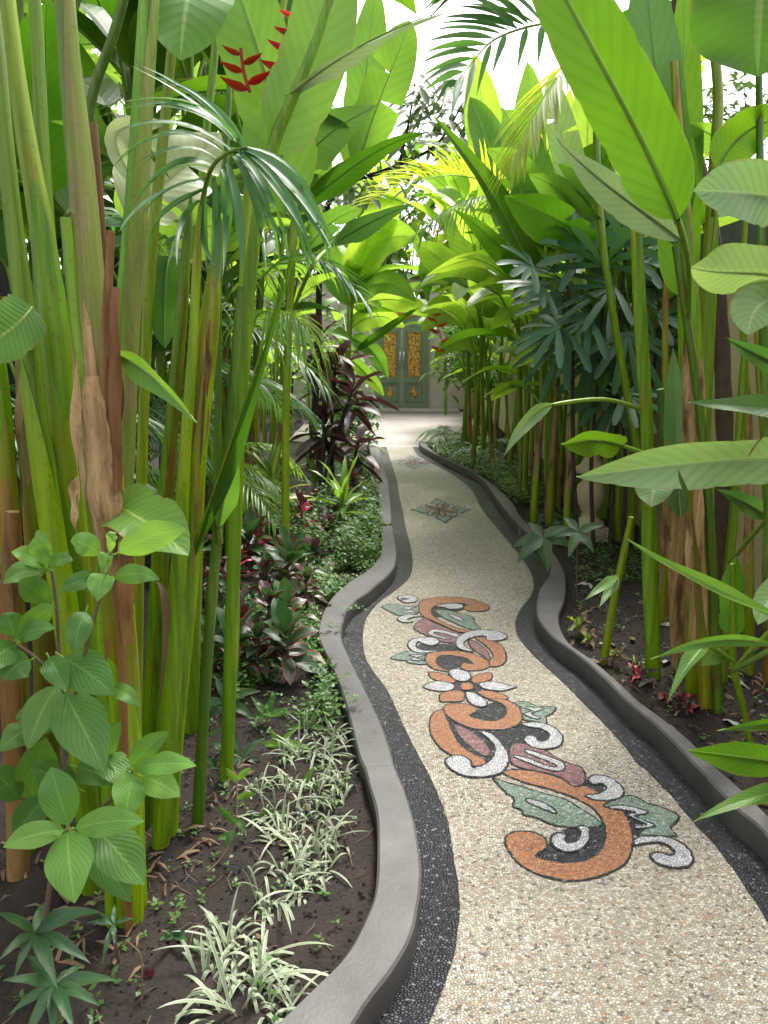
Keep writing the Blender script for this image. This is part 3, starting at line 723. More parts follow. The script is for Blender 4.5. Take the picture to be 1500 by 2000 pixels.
def sheath(mb, cs, cr, a, b, ang, span, mi=0, off=.004, tip=.5, rag=0.0, rng=RG):
    """a wrap of old leaf base round part of a stalk, its upper rim drawn out to a point"""
    n = 12; m = 12
    i0, i1 = int(a * (len(cs) - 1)), int(b * (len(cs) - 1))
    if i1 - i0 < 2: i1 = min(len(cs) - 1, i0 + 2)
    def at(f):
        f = max(0, min(len(cs) - 1.001, f)); i = int(f)
        return lerp(cs[i], cs[i + 1], f - i), lerp(cr[i], cr[i + 1], f - i)
    rows, uvs = [], []
    rg = [rng.uniform(-1, 1) * rag for _ in range(n + 1)]
    sk = [rng.uniform(0, .28) for _ in range(n + 1)]
    for j in range(m + 1):
        row = []
        for k in range(n + 1):
            s = k / n * 2 - 1
            top = i0 + (i1 - i0) * (tip * abs(s) ** 1.4 + max(0, rg[k]) * .3)
            f = lerp(top, i1, j / m)
            c, r = at(f)
            aa = ang + s * span * .5
            rr = r * .97 + off * .55 * (1 + .6 * abs(s)) + (.0025 * abs(s) ** 3) * (1 - j / m) - r * .5 * max(0, j / m - .6 - sk[k])
            row.append(c + Vector((math.cos(aa) * rr, math.sin(aa) * rr, 0)))
        rows.append(row); uvs.append([(k / n, j / m) for k in range(n + 1)])
    mb.grid(rows, uvs, mi)
HERO = {}
def hero(key, px, Y, wd, m, label, group=None, sh=(), cat="heliconia", name="heliconia_shoot", cut=False):
    wd = [w * .9 for w in wd]
    cs, cr = stalk_geo(px, Y, wd, hash(key) % 97 if isinstance(key, int) else sum(map(ord, key)))
    base = cs[-1]
    t = thing(name, (base.x, base.y, 0), label, cat, group)
    mb = MB(); mb.tube(cs, cr, 14, 0, squash=.86)
    if cut:
        top = cs[0]; mb.poly([top + Vector((cr[0] * .95 * math.cos(k * .6283), cr[0] * .95 * math.sin(k * .6283), .004 + .5 * cr[0] * math.cos(k * .6283))) for k in range(10)], 1)
    obj("stem", mb, [M[m], M['cut']], t)
    for (a, b, ang, span, mt, tip, rag) in sh:
        mb = MB(); sheath(mb, cs, cr, a, b, R(ang), R(span), tip=tip, rag=rag)
        obj("leaf_sheath", mb, M[mt], t)
    HERO[key] = t
    return t
def hleaf(key, pts, wpx, m, kind_='paddle', N='cam', roll=0, fold=.18, wave=.012, tears=(), n=16, curl=0.0, rib=.006, pet=None, across=4, seed=1, twist=0, name="leaf", label=None):
    """a leaf of a traced plant: midrib through photo points, each at its own distance"""
    t = HERO[key] if isinstance(key, str) else key
    c = [P(*p) for p in pts]
    mid = pts[len(pts) // 2]
    w = wpx * pxm(*mid)
    if N == 'cam':
        N = (CAMP - P(*mid)).normalized()
    mb = MB(); rg = random.Random(seed)
    blade(mb, c, w, N, kind_, n + 8, fold, wave * w / .2, across, tears, rg, 0, R(roll), curl, rib, 1, R(twist), .07 if w > .08 else 0)
    if pet:
        pp = [P(*p) for p in pet] + [c[0]]
        mb.tube(crom(pp, 4), [.009] * (4 * (len(pp) - 1)) + [.006], 7, 1, cap=False)
    o = obj(name, mb, [M[m], M['petiole']], t)
    if label: o['label'] = label
    return o
TUFT = "thick heliconia stalks of the near clump"
Yc = 1.85
hero('a', [(-22, -60), (0, 120), (28, 450), (60, 700), (92, 950), (140, 1300), (172, 1600), (190, 1830)], Yc, [30, 34, 40, 46, 50, 52, 54, 56], 'stalk', "bright green outer stalk of the thick clump, curving in from the photo's edge", TUFT, [(.45, .8, -110, 230, 'stalk_y', .6, 0)])
hero('b', [(5, -60), (45, 250), (82, 480), (110, 700), (132, 1000), (165, 1300), (192, 1560), (205, 1840)], 1.95, [34, 42, 54, 66, 74, 74, 70, 66], 'stalk_y', "thick yellow green stalk with a reddish scar beside the outermost stalk of the clump", TUFT, [(.22, .5, -70, 200, 'stalk', .75, 0), (.5, .92, -120, 240, 'stalk', .6, 0)])
hero('c', [(62, -60), (75, 200), (95, 500), (118, 750), (150, 1050), (190, 1400), (215, 1800)], 2.05, [24, 30, 38, 50, 55, 60, 60], 'stalk', "straight green stalk rising behind the reddish scarred stalk of the clump", TUFT, [(.3, .7, -60, 220, 'stalk_y', .6, 0)])
hero('d', [(118, -60), (138, 150), (160, 400), (172, 600), (190, 850), (215, 1100), (236, 1400), (252, 1815)], 1.75, [44, 48, 56, 68, 78, 76, 70, 62], 'stalk', "thickest stalk of the clump, its old sheath peeling in pale brown strips", TUFT, [(.0, .62, -50, 130, 'sheath_g', .4, 0), (.42, .68, -110, 105, 'sheath', .25, .9), (.52, .62, -55, 80, 'stalk_y', .8, 0), (.64, .86, -85, 150, 'stalk_br', .4, .8), (.80, .98, -100, 200, 'stalk_y', .4, .4)])
hero('d2', [(203, 575), (208, 700), (217, 900), (234, 1100), (252, 1400), (264, 1740)], 1.8, [10, 40, 50, 54, 56, 50], 'stalk_br', "short browned stalk with an orange stain fused to the thickest stalk of the clump", TUFT, [(.25, .55, -60, 110, 'sheath_r', .7, .6), (.5, .9, -80, 160, 'stalk_y', .6, .4)])
hero('f', [(128, 425), (138, 520), (152, 650), (172, 800), (190, 1000), (205, 1500), (215, 1790)], 1.72, [27, 28, 28, 27, 26, 26, 26], 'stalk', "green cut off stalk with a pale slanting top in the clump", TUFT, cut=True)
hero('g', [(221, 452), (216, 560), (211, 700), (216, 850), (228, 1100), (245, 1500), (252, 1790)], 1.7, [16, 20, 24, 20, 18, 18, 18], 'sheath_r', "dead red brown stub standing against the peeling stalk", TUFT)
hero('g2', [(177, 240), (184, 330), (194, 450), (210, 600), (225, 900), (240, 1300), (250, 1780)], 1.83, [18, 20, 18, 16, 16, 16, 16], 'sheath_r', "dead brown stalk with a broken top behind the thickest stalk", TUFT)
hero('h', [(292, -60), (284, 100), (268, 350), (250, 600), (236, 900), (228, 1100), (232, 1400), (240, 1700)], 2.25, [44, 46, 48, 52, 52, 50, 48, 46], 'stalk', "broad upright green stalk with a brownish flank, just behind the clump", TUFT, [(.0, .8, -45, 95, 'sheath_g', .4, 0), (.62, .95, -110, 160, 'stalk_y', .6, .3)])
hero('i', [(352, -60), (330, 150), (312, 350), (296, 500), (284, 700), (275, 1000), (270, 1650)], 2.5, [18, 22, 24, 26, 24, 24, 24], 'stalk_y', "slim yellow green stalk behind the broad brownish flanked stalk", TUFT)
hero('j', [(372, 380), (364, 480), (352, 650), (335, 850), (320, 1000), (303, 1250), (288, 1500), (285, 1725)], 2.15, [6, 22, 28, 30, 32, 34, 34, 36], 'stalk', "olive stalk with a brown streak next to the slim pair of stalks", TUFT, [(.2, .8, -40, 90, 'stalk_br', .7, 0), (.45, .95, -110, 170, 'stalk', .5, 0)])
hero('k', [(392, 400), (383, 520), (374, 720), (362, 900), (345, 1150), (325, 1450), (305, 1690)], 2.05, [6, 18, 24, 28, 38, 42, 38], 'stalk_y', "pale green stalk with a dry tan ribbon of sheath hanging along it", TUFT, [(.55, .95, -80, 220, 'stalk', .6, 0)])
hero('l', [(448, 400), (420, 520), (410, 620), (395, 780), (380, 950), (355, 1250), (335, 1500), (325, 1655)], 2.1, [8, 26, 44, 50, 48, 44, 40, 40], 'stalk_y', "orange brown flushed stalk that forks below the drooping palm frond", TUFT, [(.2, .72, -105, 95, 'stalk_br', .7, 0), (.3, .55, -75, 50, 'sheath_r', .8, .3), (.45, .95, -120, 170, 'stalk', .5, 0)])
hero('n', [(470, 560), (456, 700), (440, 880), (428, 1000), (408, 1250), (392, 1450), (375, 1640)], 2.15, [18, 20, 22, 24, 25, 26, 28], 'stalk_d', "slender dark green stalk standing apart from the clump on bare soil", TUFT)
hero('o', [(-30, 500), (0, 760), (18, 1000), (36, 1300), (48, 1700)], 2.0, [30, 36, 38, 40, 40], 'stalk', "green stalk at the photo's very edge beside the reddish stained stalks", TUFT, [(.3, .8, -60, 200, 'stalk_br', .6, 0)])
hero('p', [(52, 640), (62, 760), (74, 1000), (90, 1300), (105, 1720)], 2.1, [44, 60, 58, 56, 52], 'stalk_br', "reddish brown stained stalk behind the bright broad leaf at the photo's edge", TUFT, [(.2, .7, -100, 200, 'stalk_br', .5, 0), (.1, .5, -40, 120, 'sheath', .5, .6)])
hero('r', [(20, 1000), (20, 1200), (24, 1400), (30, 1760)], 1.9, [30, 40, 46, 48], 'sheath_r', "old red brown stalk base at the photo's edge behind the broad leaved shrub", TUFT)
# tall shoots whose leaves hang into the top of the picture
TALL = "tall slim shoots behind the near clump"
hero('t1', [(262, -60), (225, 70), (190, 160), (176, 230), (170, 330), (160, 700), (150, 1300)], 2.6, [20, 22, 22, 20, 18, 18, 18], 'stalk_d', "blue green petiole slanting up behind the tops of the clump", TALL)
hero('t2', [(432, -60), (415, 150), (400, 300), (386, 480), (376, 900), (360, 1300)], 3.1, [16, 18, 18, 18, 18, 18], 'stalk', "green stem rising straight up beside the drooping palm frond", TALL)
hero('t3', [(470, -60), (452, 120), (440, 300), (428, 480), (424, 900), (412, 1300)], 3.3, [12, 13, 14, 15, 16, 16], 'stalk_d', "grey green stem passing under the red heliconia flowers", TALL)
hero('t4', [(565, -60), (530, 110), (505, 220), (488, 300), (474, 600), (464, 1000), (456, 1330)], 3.0, [14, 16, 17, 18, 18, 18, 18], 'stalk_y', "yellow green stem slanting up past the red heliconia flowers", TALL)
hero('t5', [(665, -60), (615, 90), (570, 195), (535, 280), (500, 450), (470, 800), (450, 1300)], 2.4, [18, 22, 25, 28, 28, 30, 30], 'stalk', "long slanting green petiole crossing in front of the waxy grey leaf", TALL)
hero('t6', [(640, 60), (610, 190), (585, 330), (570, 500), (560, 800), (556, 1130)], 4.6, [14, 16, 18, 18, 18, 18], 'stalk_y', "slim stem below the torn banana like leaf at the sky gap", TALL)
# leaves on them
hleaf('o', [(64, 600, 1.8), (25, 652, 1.72), (-60, 690, 1.6)], 105, 'heli_b', fold=.12, roll=-12, wave=.003)
hleaf('d', [(222, 690, 1.74), (300, 720, 1.6), (382, 826, 1.5)], 62, 'heli_b', 'lance', fold=.5, roll=30, pet=[(205, 760, 1.76)])
hleaf('k', [(330, 940, 1.9), (300, 1010, 1.75), (375, 1108, 1.62)], 150, 'heli_pale', 'paddle', fold=.25, roll=-15) if False else None
hleaf('d', [(226, 990, 1.72), (275, 1005, 1.62), (368, 1085, 1.55)], 128, 'heli_b', 'paddle', fold=.3, roll=-25)
hleaf('n', [(427, 1030, 2.1), (440, 950, 2.05), (468, 830, 2.0)], 56, 'heli_b', 'lance', fold=.5, roll=25, pet=[(430, 1060, 2.14)])
hleaf('l', [(372, 1100, 2.1), (420, 960, 2.0), (500, 740, 1.95), (585, 455, 1.9)], 62, 'heli', 'lance', fold=.95, roll=60, pet=[(335, 1500, 2.1), (352, 1250, 2.1)], curl=.2, label="long green leaf folded shut along its midrib")
hleaf('t2', [(400, -130, 2.6), (360, -20, 2.3), (352, 118, 2.25)], 185, 'heli_b', fold=.12, roll=10)
hleaf('t5', [(525, 300, 2.4), (610, 160, 2.5), (650, 0, 2.6), (660, -160, 2.6)], 130, 'heli_b', fold=.15, roll=8)
hleaf('t4', [(560, 420, 2.6), (560, 200, 2.7), (480, 40, 2.8), (430, -140, 2.9)], 150, 'heli_b', fold=.2, roll=-20)
hleaf('t5', [(560, 190, 2.4), (640, 125, 2.35), (740, 60, 2.3), (880, 22, 2.2)], 62, 'heli_grey', 'lance', fold=.35, roll=50, twist=25, label="waxy grey leaf seen edge on against the sky")
hleaf('t6', [(582, 330, 4.5), (620, 260, 4.3), (735, 205, 4.2)], 100, 'heli_dark', 'lance', fold=.12, roll=-10)
hleaf('t6', [(570, 420, 4.4), (660, 350, 4.3), (735, 275, 4.2), (836, 258, 4.1)], 58, 'heli', 'lance', fold=.3, roll=25)
hleaf('t6', [(648, 480, 4.3), (720, 430, 4.2), (805, 398, 4.1)], 48, 'heli_dark', 'lance', fold=.25, roll=20, pet=[(575, 600, 4.4), (610, 520, 3.15)])
hleaf('t6', [(700, 330, 4.8), (730, 200, 4.7), (790, 90, 4.7), (800, 40, 4.7)], 92, 'heli_b', fold=.15, tears=((1, .4), (-1, .55)), roll=15)
hleaf('t6', [(690, 340, 5.0), (705, 220, 5.0), (722, 100, 5.0), (735, -40, 5.0)], 76, 'heli_b', fold=.1, roll=-5)
hleaf('h', [(245, 420, 2.5), (300, 380, 2.6), (360, 330, 2.7), (430, 260, 2.8)], 150, 'heli_whit', fold=.35, tears=((1, .3), (-1, .5), (1, .7)), roll=-20, label="big pale withering leaf folded behind the stalks")
hleaf('h', [(262, 360, 2.45), (215, 270, 2.4), (190, 235, 2.4), (330, 240, 2.5)], 60, 'heli_whit', fold=.5, roll=20)
hleaf('i', [(330, 500, 2.6), (320, 560, 2.55), (322, 680, 2.5)], 78, 'heli', fold=.3, roll=15)
hleaf('h', [(270, 330, 2.9), (300, 430, 3.0), (400, 470, 3.1), (440, 420, 3.1)], 150, 'heli_b', fold=.25, roll=20)
mb = MB(); blade(mb, [P(305, 1135, 1.95), P(335, 1150, 1.93), P(325, 1250, 1.93), P(310, 1395, 1.95)], 18 * pxm(320, 1250, 1.95), (CAMP - P(320, 1250, 1.95)).normalized(), 'lance', 12, .5, .004, 2); obj("leaf_sheath", mb, M['dry'], HERO['k'])
def dry_strip(key, pts, wpx, m='sheath', seed=1):
    c = [P(*p) for p in pts]; r_ = random.Random(seed)
    mb = MB(); blade(mb, c, wpx * pxm(*pts[1]), (CAMP - c[0]).normalized(), 'lance', 14, .5, .006, 2, (), r_, 0, R(20), .2, twist=R(50))
    obj("dry_strip", mb, [M[m]], HERO[key])
def peel(key, pts, wpx, m, seed):
    c = [P(*p) for p in pts]; r_ = random.Random(seed); mb = MB()
    w = wpx * pxm(*pts[1]); n = 26; rows, uvs = [], []
    for i in range(n + 1):
        p = bez(c, i / n); T = (bez(c, min(1, i / n + .02)) - bez(c, max(0, i / n - .02))).normalized(); S = T.cross(Vector((0, -1, 0))).normalized()
        e = .5 + .5 * min(1, i / n * 5, (1 - i / n) * 4)
        l, r = e * (1 + r_.uniform(-.14, .1)), e * (1 + r_.uniform(-.14, .1))
        rows.append([p + S * (w * .5 * k * (l if k < 0 else r)) + Vector((0, (abs(k) ** 2) * w * .38 - .006 * math.sin(i * .5 + k), 0)) for k in (-1, -.6, -.2, .2, .6, 1)]); uvs.append([(k / 5, i / n) for k in range(6)])
    mb.grid(rows, uvs); obj("dry_strip", mb, [M[m]], HERO[key])
peel('d', [(172, 735, 1.665), (178, 880, 1.655), (196, 1010, 1.65), (206, 1130, 1.655)], 58, 'sheath', 21)
peel('d', [(238, 1010, 1.665), (240, 1140, 1.66), (244, 1260, 1.665)], 34, 'sheath_r', 22)
peel('d', [(222, 560, 1.675), (216, 700, 1.665), (222, 850, 1.66), (228, 960, 1.665)], 26, 'sheath_r', 23)
peel('R2', [(1362, 800, 2.9), (1374, 1000, 2.87), (1380, 1180, 2.87)], 40, 'sheath', 24) if False else None
dry_strip('d', [(150, 700, 1.69), (146, 800, 1.67), (158, 930, 1.66), (150, 1010, 1.66)], 24, 'sheath', 3)
dry_strip('d', [(225, 930, 1.69), (236, 1010, 1.67), (232, 1090, 1.66)], 20, 'sheath', 4)
dry_strip('d', [(150, 930, 1.69), (140, 980, 1.66), (152, 1050, 1.65)], 26, 'sheath', 5)
dry_strip('d2', [(228, 650, 1.74), (240, 760, 1.72), (236, 900, 1.71)], 18, 'sheath_r', 6)
dry_strip('p', [(40, 720, 2.05), (36, 860, 2.02), (44, 1020, 2.02)], 18, 'sheath', 7)
dry_strip('l', [(402, 650, 2.05), (412, 740, 2.03), (404, 860, 2.03)], 16, 'sheath_r', 8)
# red heliconia flowers
def bracts(key, axis, m='flower', size=44, n=6, seed=2, Y=2.7):
    t = HERO[key] if isinstance(key, str) else key
    mb = MB(); rg = random.Random(seed)
    pts = crom([P(u, v, Y) for u, v in axis], 6)
    mb.tube(pts, .006, 6, 1)
    for k in range(n):
        f = (k + .5) / n * (len(pts) - 1); p = pts[int(f)]
        sg = 1 if k % 2 else -1
        L = size * pxm(axis[0][0], axis[0][1], Y) * (1.15 - .5 * k / n)
        d = Vector((sg * .9, rg.uniform(-.2, .2), .25))
        nn = Vector((0, -1, .2))
        for off in (-.004, .004):
            blade(mb, [p, p + d * L * .5 + Vector((0, off, -.004)), p + d * L + Vector((0, 0, L * .12))], L * .34, nn, 'lance', 8, .5, 0, 1, roll=R(30 if off > 0 else -30), mi=0)
    return obj("flower", mb, [M[m], M[m]], t)
bracts('t3', [(556, 140), (568, 100), (574, 60), (578, 22)], n=7, size=50)
bracts('t3', [(488, 180), (476, 140), (470, 95)], n=5, size=54, seed=4)
# ------------------------------------------------------------------ traced plants on the other side of the path
RT = "heliconia stalks between the kerb and the cream wall"
hero('R1', [(1236, 330), (1242, 450), (1250, 600), (1258, 800), (1268, 1000), (1276, 1285)], 3.25, [20, 24, 28, 27, 28, 30], 'stalk_y', "straight pale green stalk rising in front of the dark fan palm", RT, [(.1, .6, -60, 190, 'stalk', .7, 0), (.5, .95, -100, 200, 'stalk', .5, 0)])
hero('R2', [(1318, 120), (1330, 300), (1345, 500), (1350, 700), (1358, 900), (1372, 1100), (1388, 1395)], 2.95, [20, 26, 36, 48, 46, 44, 40], 'stalk_br', "brown sheathed stalk of the leaning pair beside the slim trunk", RT, [(.3, .75, -70, 200, 'sheath', .6, .6), (.2, .55, -130, 180, 'stalk', .7, 0), (.6, .97, -90, 220, 'stalk_br', .5, .5)])
hero('R3', [(1390, 60), (1405, 200), (1392, 400), (1380, 600), (1372, 800), (1366, 1000), (1352, 1330)], 3.1, [22, 26, 30, 34, 34, 34, 34], 'stalk_y', "yellow green stalk crossing behind the brown sheathed one", RT, [(.3, .8, -70, 200, 'stalk', .6, 0)])
hero('R4', [(1318, 480), (1340, 620), (1362, 760), (1378, 900), (1392, 1100), (1400, 1310)], 2.9, [16, 18, 20, 22, 22, 24], 'stalk_d', "dark green stalk leaning across the brown sheathed stalk", RT)
hero('R5', [(1290, 760), (1305, 900), (1318, 1100), (1325, 1300)], 3.3, [18, 26, 32, 34], 'stalk_d', "short dark stalk behind the long horizontal leaf", RT, [(.05, .8, -80, 200, 'sheath', .5, .8)])
hero('R6', [(1455, 700), (1440, 900), (1425, 1100), (1412, 1290)], 3.2, [18, 20, 24, 26], 'stalk', "light green young stalk against the cream wall near the photo's edge", RT)
hero('R7', [(1232, 1010), (1214, 1100), (1196, 1180), (1184, 1255)], 3.4, [14, 18, 18, 20], 'stalk_y', "leaning thin young shoot on bare soil by the kerb", RT)
hero('R8', [(1428, 1100), (1430, 1190), (1432, 1300), (1458, 1400)], 2.6, [12, 16, 18, 14], 'stalk', "young bright green shoot with a rolled leaf by the wall base", RT)
hero('R9', [(1560, 500), (1545, 900), (1535, 1200), (1530, 1450)], 2.2, [30, 32, 34, 36], 'stalk', "stalk just outside the photo's edge that carries the broad near leaves", RT)
hero('R10', [(1480, 60), (1490, 500), (1500, 900), (1510, 1300)], 2.6, [16, 20, 22, 24], 'stalk_d', "dark stem at the photo's edge below the hanging top leaf", RT)
# the big leaves
hleaf('R2', [(1324, 428, 2.1), (1258, 255, 2.05), (1150, 90, 2.0), (975, -260, 2.0)], 148, 'heli', fold=.16, roll=8, n=24, pet=[(1345, 620, 2.9), (1345, 520, 2.5)], rib=.007, across=5, label="huge green leaf slanting across the top of the picture")
hleaf('R2', [(1330, 470, 2.45), (1240, 400, 2.3), (1160, 350, 2.2), (1088, 272, 2.1)], 88, 'heli_grey', 'lance', fold=.3, roll=-22, n=18, pet=[(1342, 600, 2.8)], label="blue grey leaf pointing toward the path")
hleaf('R3', [(1318, 480, 3.0), (1302, 260, 3.0), (1266, 100, 3.0), (1258, -120, 3.0)], 104, 'heli_dark', fold=.1, roll=-8, n=18)
hleaf('R3', [(1330, 580, 3.2), (1318, 450, 3.2), (1336, 260, 3.2), (1340, -80, 3.2)], 82, 'heli', fold=.1, roll=8, n=18)
hleaf('R10', [(1500, -120, 2.4), (1475, 20, 2.3), (1480, 150, 2.25)], 260, 'heli', fold=.1, roll=-8)
hleaf('R3', [(1400, 330, 2.6), (1440, 240, 2.6), (1530, 230, 2.6)], 90, 'heli', fold=.2, roll=20, pet=[(1392, 420, 3.0)])
hleaf('R9', [(1560, 400, 1.75), (1470, 370, 1.7), (1355, 372, 1.65)], 122, 'heli_pale', fold=.18, roll=20, n=18)
hleaf('R9', [(1590, 560, 1.9), (1480, 520, 1.85), (1420, 540, 1.8), (1350, 522, 1.78)], 110, 'heli_pale', fold=-.35, roll=-20, n=18)
hleaf('R9', [(1570, 600, 1.95), (1500, 560, 1.9), (1462, 600, 1.85), (1462, 655, 1.82)], 110, 'heli_pale', fold=.2, roll=0)
hleaf('R9', [(1560, 730, 2.1), (1490, 700, 2.0), (1420, 660, 1.95)], 52, 'heli_dark', 'lance', fold=.3, roll=-10)
hleaf('R9', [(1580, 800, 1.9), (1470, 800, 1.85), (1345, 785, 1.8)], 58, 'heli_dark', 'lance', fold=.35, roll=35)
hleaf('R9', [(1600, 900, 1.75), (1450, 890, 1.65), (1300, 905, 1.6), (1128, 932, 1.55)], 108, 'heli_pale', fold=.42, roll=-12, n=26, tears=((-1, .64), (1, .35)), across=5, rib=.007, label="long pale banana like leaf split across the middle")
hleaf('R5', [(1292, 900, 3.0), (1275, 950, 2.9), (1272, 990, 2.85)], 78, 'heli_pale', fold=.3)
hleaf('R5', [(1215, 870, 2.9), (1160, 850, 2.8), (1098, 868, 2.7)], 64, 'heli', 'paddle', fold=.5, roll=-30, pet=[(1296, 900, 3.2)])
hleaf('R5', [(1330, 1010, 3.0), (1320, 900, 3.1), (1315, 680, 3.2)], 46, 'heli_dark', fold=.2)
hleaf('R6', [(1500, 1010, 2.8), (1460, 980, 2.6), (1400, 955, 2.5)], 46, 'heli_dark', 'lance', fold=.3, pet=[(1425, 1100, 3.1)])
hleaf('R8', [(1540, 1215, 1.9), (1400, 1150, 1.85), (1300, 1110, 1.85), (1226, 1052, 1.8)], 34, 'heli_b', 'lance', fold=.55, roll=35, n=20, pet=[(1432, 1310, 2.55), (1500, 1240, 2.0)])
hleaf('R8', [(1520, 1262, 1.9), (1420, 1235, 1.85), (1350, 1255, 1.8), (1272, 1288, 1.75)], 30, 'heli_b', 'lance', fold=.5, roll=-15, n=18, pet=[(1432, 1310, 2.5)])
hleaf('R8', [(1382, 1258, 2.4), (1350, 1280, 2.3), (1305, 1368, 2.2)], 40, 'heli_b', 'lance', fold=.5, roll=30, pet=[(1430, 1290, 2.55)])
hleaf('R8', [(1432, 1240, 2.6), (1430, 1180, 2.6), (1438, 1085, 2.6)], 52, 'heli', fold=.3, roll=-20)
hleaf('R8', [(1420, 1270, 2.55), (1395, 1262, 2.5), (1370, 1300, 2.45)], 46, 'heli_b', fold=.3, roll=-20)
hleaf('R9', [(1560, 1130, 2.0), (1500, 1150, 1.95), (1480, 1220, 1.9)], 60, 'heli_pale', fold=.3)
hleaf('R9', [(1580, 1410, 1.7), (1500, 1408, 1.65), (1402, 1428, 1.62)], 30, 'heli', 'lance', fold=.4, roll=-20)
hleaf('R9', [(1620, 1510, 1.6), (1500, 1480, 1.5), (1345, 1466, 1.45)], 78, 'heli', fold=.15, roll=-35, n=18)
hleaf('R9', [(1600, 1540, 1.55), (1480, 1540, 1.5), (1355, 1604, 1.45)], 44, 'heli_b', 'lance', fold=.3, roll=20)
hleaf('R7', [(1207, 1125, 3.35), (1180, 1140, 3.2), (1142, 1172, 3.1)], 22, 'heli_pale', 'lance', fold=.2)
hleaf('R7', [(1207, 1125, 3.35), (1192, 1150, 3.3), (1170, 1186, 3.2)], 22, 'heli_pale', 'lance', fold=.2)
hleaf('R1', [(1080, 790, 3.0), (1040, 800, 2.9), (1010, 840, 2.85), (985, 890, 2.8)], 36, 'heli_pale', 'lance', fold=.35, roll=-20, pet=[(1256, 800, 3.25), (1180, 780, 3.1)])
dry_strip('R2', [(1362, 900, 2.9), (1372, 1080, 2.86), (1384, 1260, 2.85)], 26, 'sheath', 9)
dry_strip('R2', [(1345, 1000, 2.9), (1352, 1160, 2.86), (1360, 1330, 2.86)], 22, 'sheath', 10)
dry_strip('R5', [(1340, 1050, 3.2), (1346, 1150, 3.16), (1350, 1240, 3.16)], 22, 'sheath', 11)
SL_ = "slender heliconia stems screening the cream wall"
for i_, (u0_, v0_, u1_, v1_, Y_, w_, m_) in enumerate(((1118, 640, 1108, 1010, 6.0, 12, 'stalk_y'), (1142, 700, 1150, 1020, 5.9, 11, 'stalk_br'), (1172, 720, 1164, 1060, 5.8, 12, 'stalk'), (1200, 680, 1194, 1085, 5.8, 11, 'stalk_br'), (1236, 700, 1228, 1120, 5.7, 12, 'stalk_y'), (1300, 640, 1296, 1160, 3.9, 15, 'stalk_br'), (1085, 640, 1076, 960, 6.2, 11, 'stalk_br'), (1060, 650, 1046, 950, 6.4, 11, 'stalk_y'), (1330, 700, 1338, 1230, 3.5, 14, 'stalk'), (1450, 600, 1462, 1180, 3.3, 16, 'stalk_y'), (1480, 640, 1500, 1200, 3.2, 15, 'stalk_br'))):
    k_ = 'W%d' % i_
    hero(k_, [(u0_ + 8, v0_ - 260), (u0_, v0_), ((u0_ + u1_) / 2 + 4, (v0_ + v1_) / 2), (u1_, v1_)], Y_, [w_ * .7, w_, w_ * 1.15, w_ * 1.2], m_, "slender heliconia stem with tan dried sheaths in the screen before the cream wall", SL_, [(.35, .8, -80, 200, 'sheath', .6, .8), (.6, 1.0, -110, 200, m_, .5, .5)])
    hleaf(k_, [(u0_ + 8, v0_ - 250, Y_), (u0_ + 8 + 30 * (-1) ** i_, v0_ - 330, Y_), (u0_ + 110 * (-1) ** i_, v0_ - 360, Y_ - .2)], 62, 'heli_b' if i_ % 2 else 'heli', fold=.3, roll=25 * (-1) ** i_)
# slim trunk in front of the wall
b = P(1408, 1000, 3.6)
tk = thing("slim_tree", (b.x + .03, 3.6, 0), "slim dark brown tree trunk standing against the cream wall", "tree")
mb = MB(); tp = crom([P(1330, -120, 3.6), P(1330, 160, 3.6), P(1390, 450, 3.6), P(1410, 700, 3.6), P(1414, 950, 3.6), Vector((b.x + .03, 3.6, -.05))], 6)
mb.tube(tp, [.03 + .012 * i / len(tp) + .003 * math.sin(i * 1.9) for i in range(len(tp))], 10); obj("trunk", mb, M['bark'], tk)
# dark trunk at the left edge
tk = thing("dark_tree", (P(-12, 600, 4.2).x, 4.2, 0), "dark rough tree trunk behind the clump at the photo's edge", "tree")
mb = MB(); x0 = P(-14, 600, 4.2).x
mb.tube([Vector((x0 + .02 * math.sin(k), 4.2, -.1 + k * .4)) for k in range(11)], [.10 + .01 * math.sin(k * 1.7) for k in range(11)], 10); obj("trunk", mb, M['darkbark'], tk)
# ------------------------------------------------------------------ repeated plants: prototypes and where they stand
def inpoly(u, v, poly):
    c = False; j = len(poly) - 1
    for i in range(len(poly)):
        (x1, y1), (x2, y2) = poly[i], poly[j]
        if (y1 > v) != (y2 > v) and u < (x2 - x1) * (v - y1) / (y2 - y1) + x1: c = not c
        j = i
    return c
KEEP_PATH = [(745, 812), (845, 812), (860, 872), (940, 925), (1010, 1000), (1100, 1100), (1120, 1240), (1420, 1500), (1500, 1590), (1500, 2000), (560, 2000), (720, 1780), (690, 1420), (610, 1230), (735, 1090), (738, 960)]
KEEP_GATE = [(752, 640), (838, 635), (842, 812), (745, 812)]
KEEP_SKY = [(770, -10), (1040, -10), (985, 120), (900, 150), (900, 225), (800, 225), (830, 120)]
KEEP_SKY2 = [(1425, 130), (1500, 130), (1500, 215), (1500, 310), (1400, 300)]
def clear(samples, M4, tol=0, sky=True):
    bad = 0
    for s in samples:
        u, v, f = proj(M4 @ s)
        if f < .6: return False
        if inpoly(u, v, KEEP_PATH) or inpoly(u, v, KEEP_GATE): bad += 1
        elif sky and (inpoly(u, v, KEEP_SKY) or inpoly(u, v, KEEP_SKY2)): bad += 1
        if bad > tol: return False
    return True
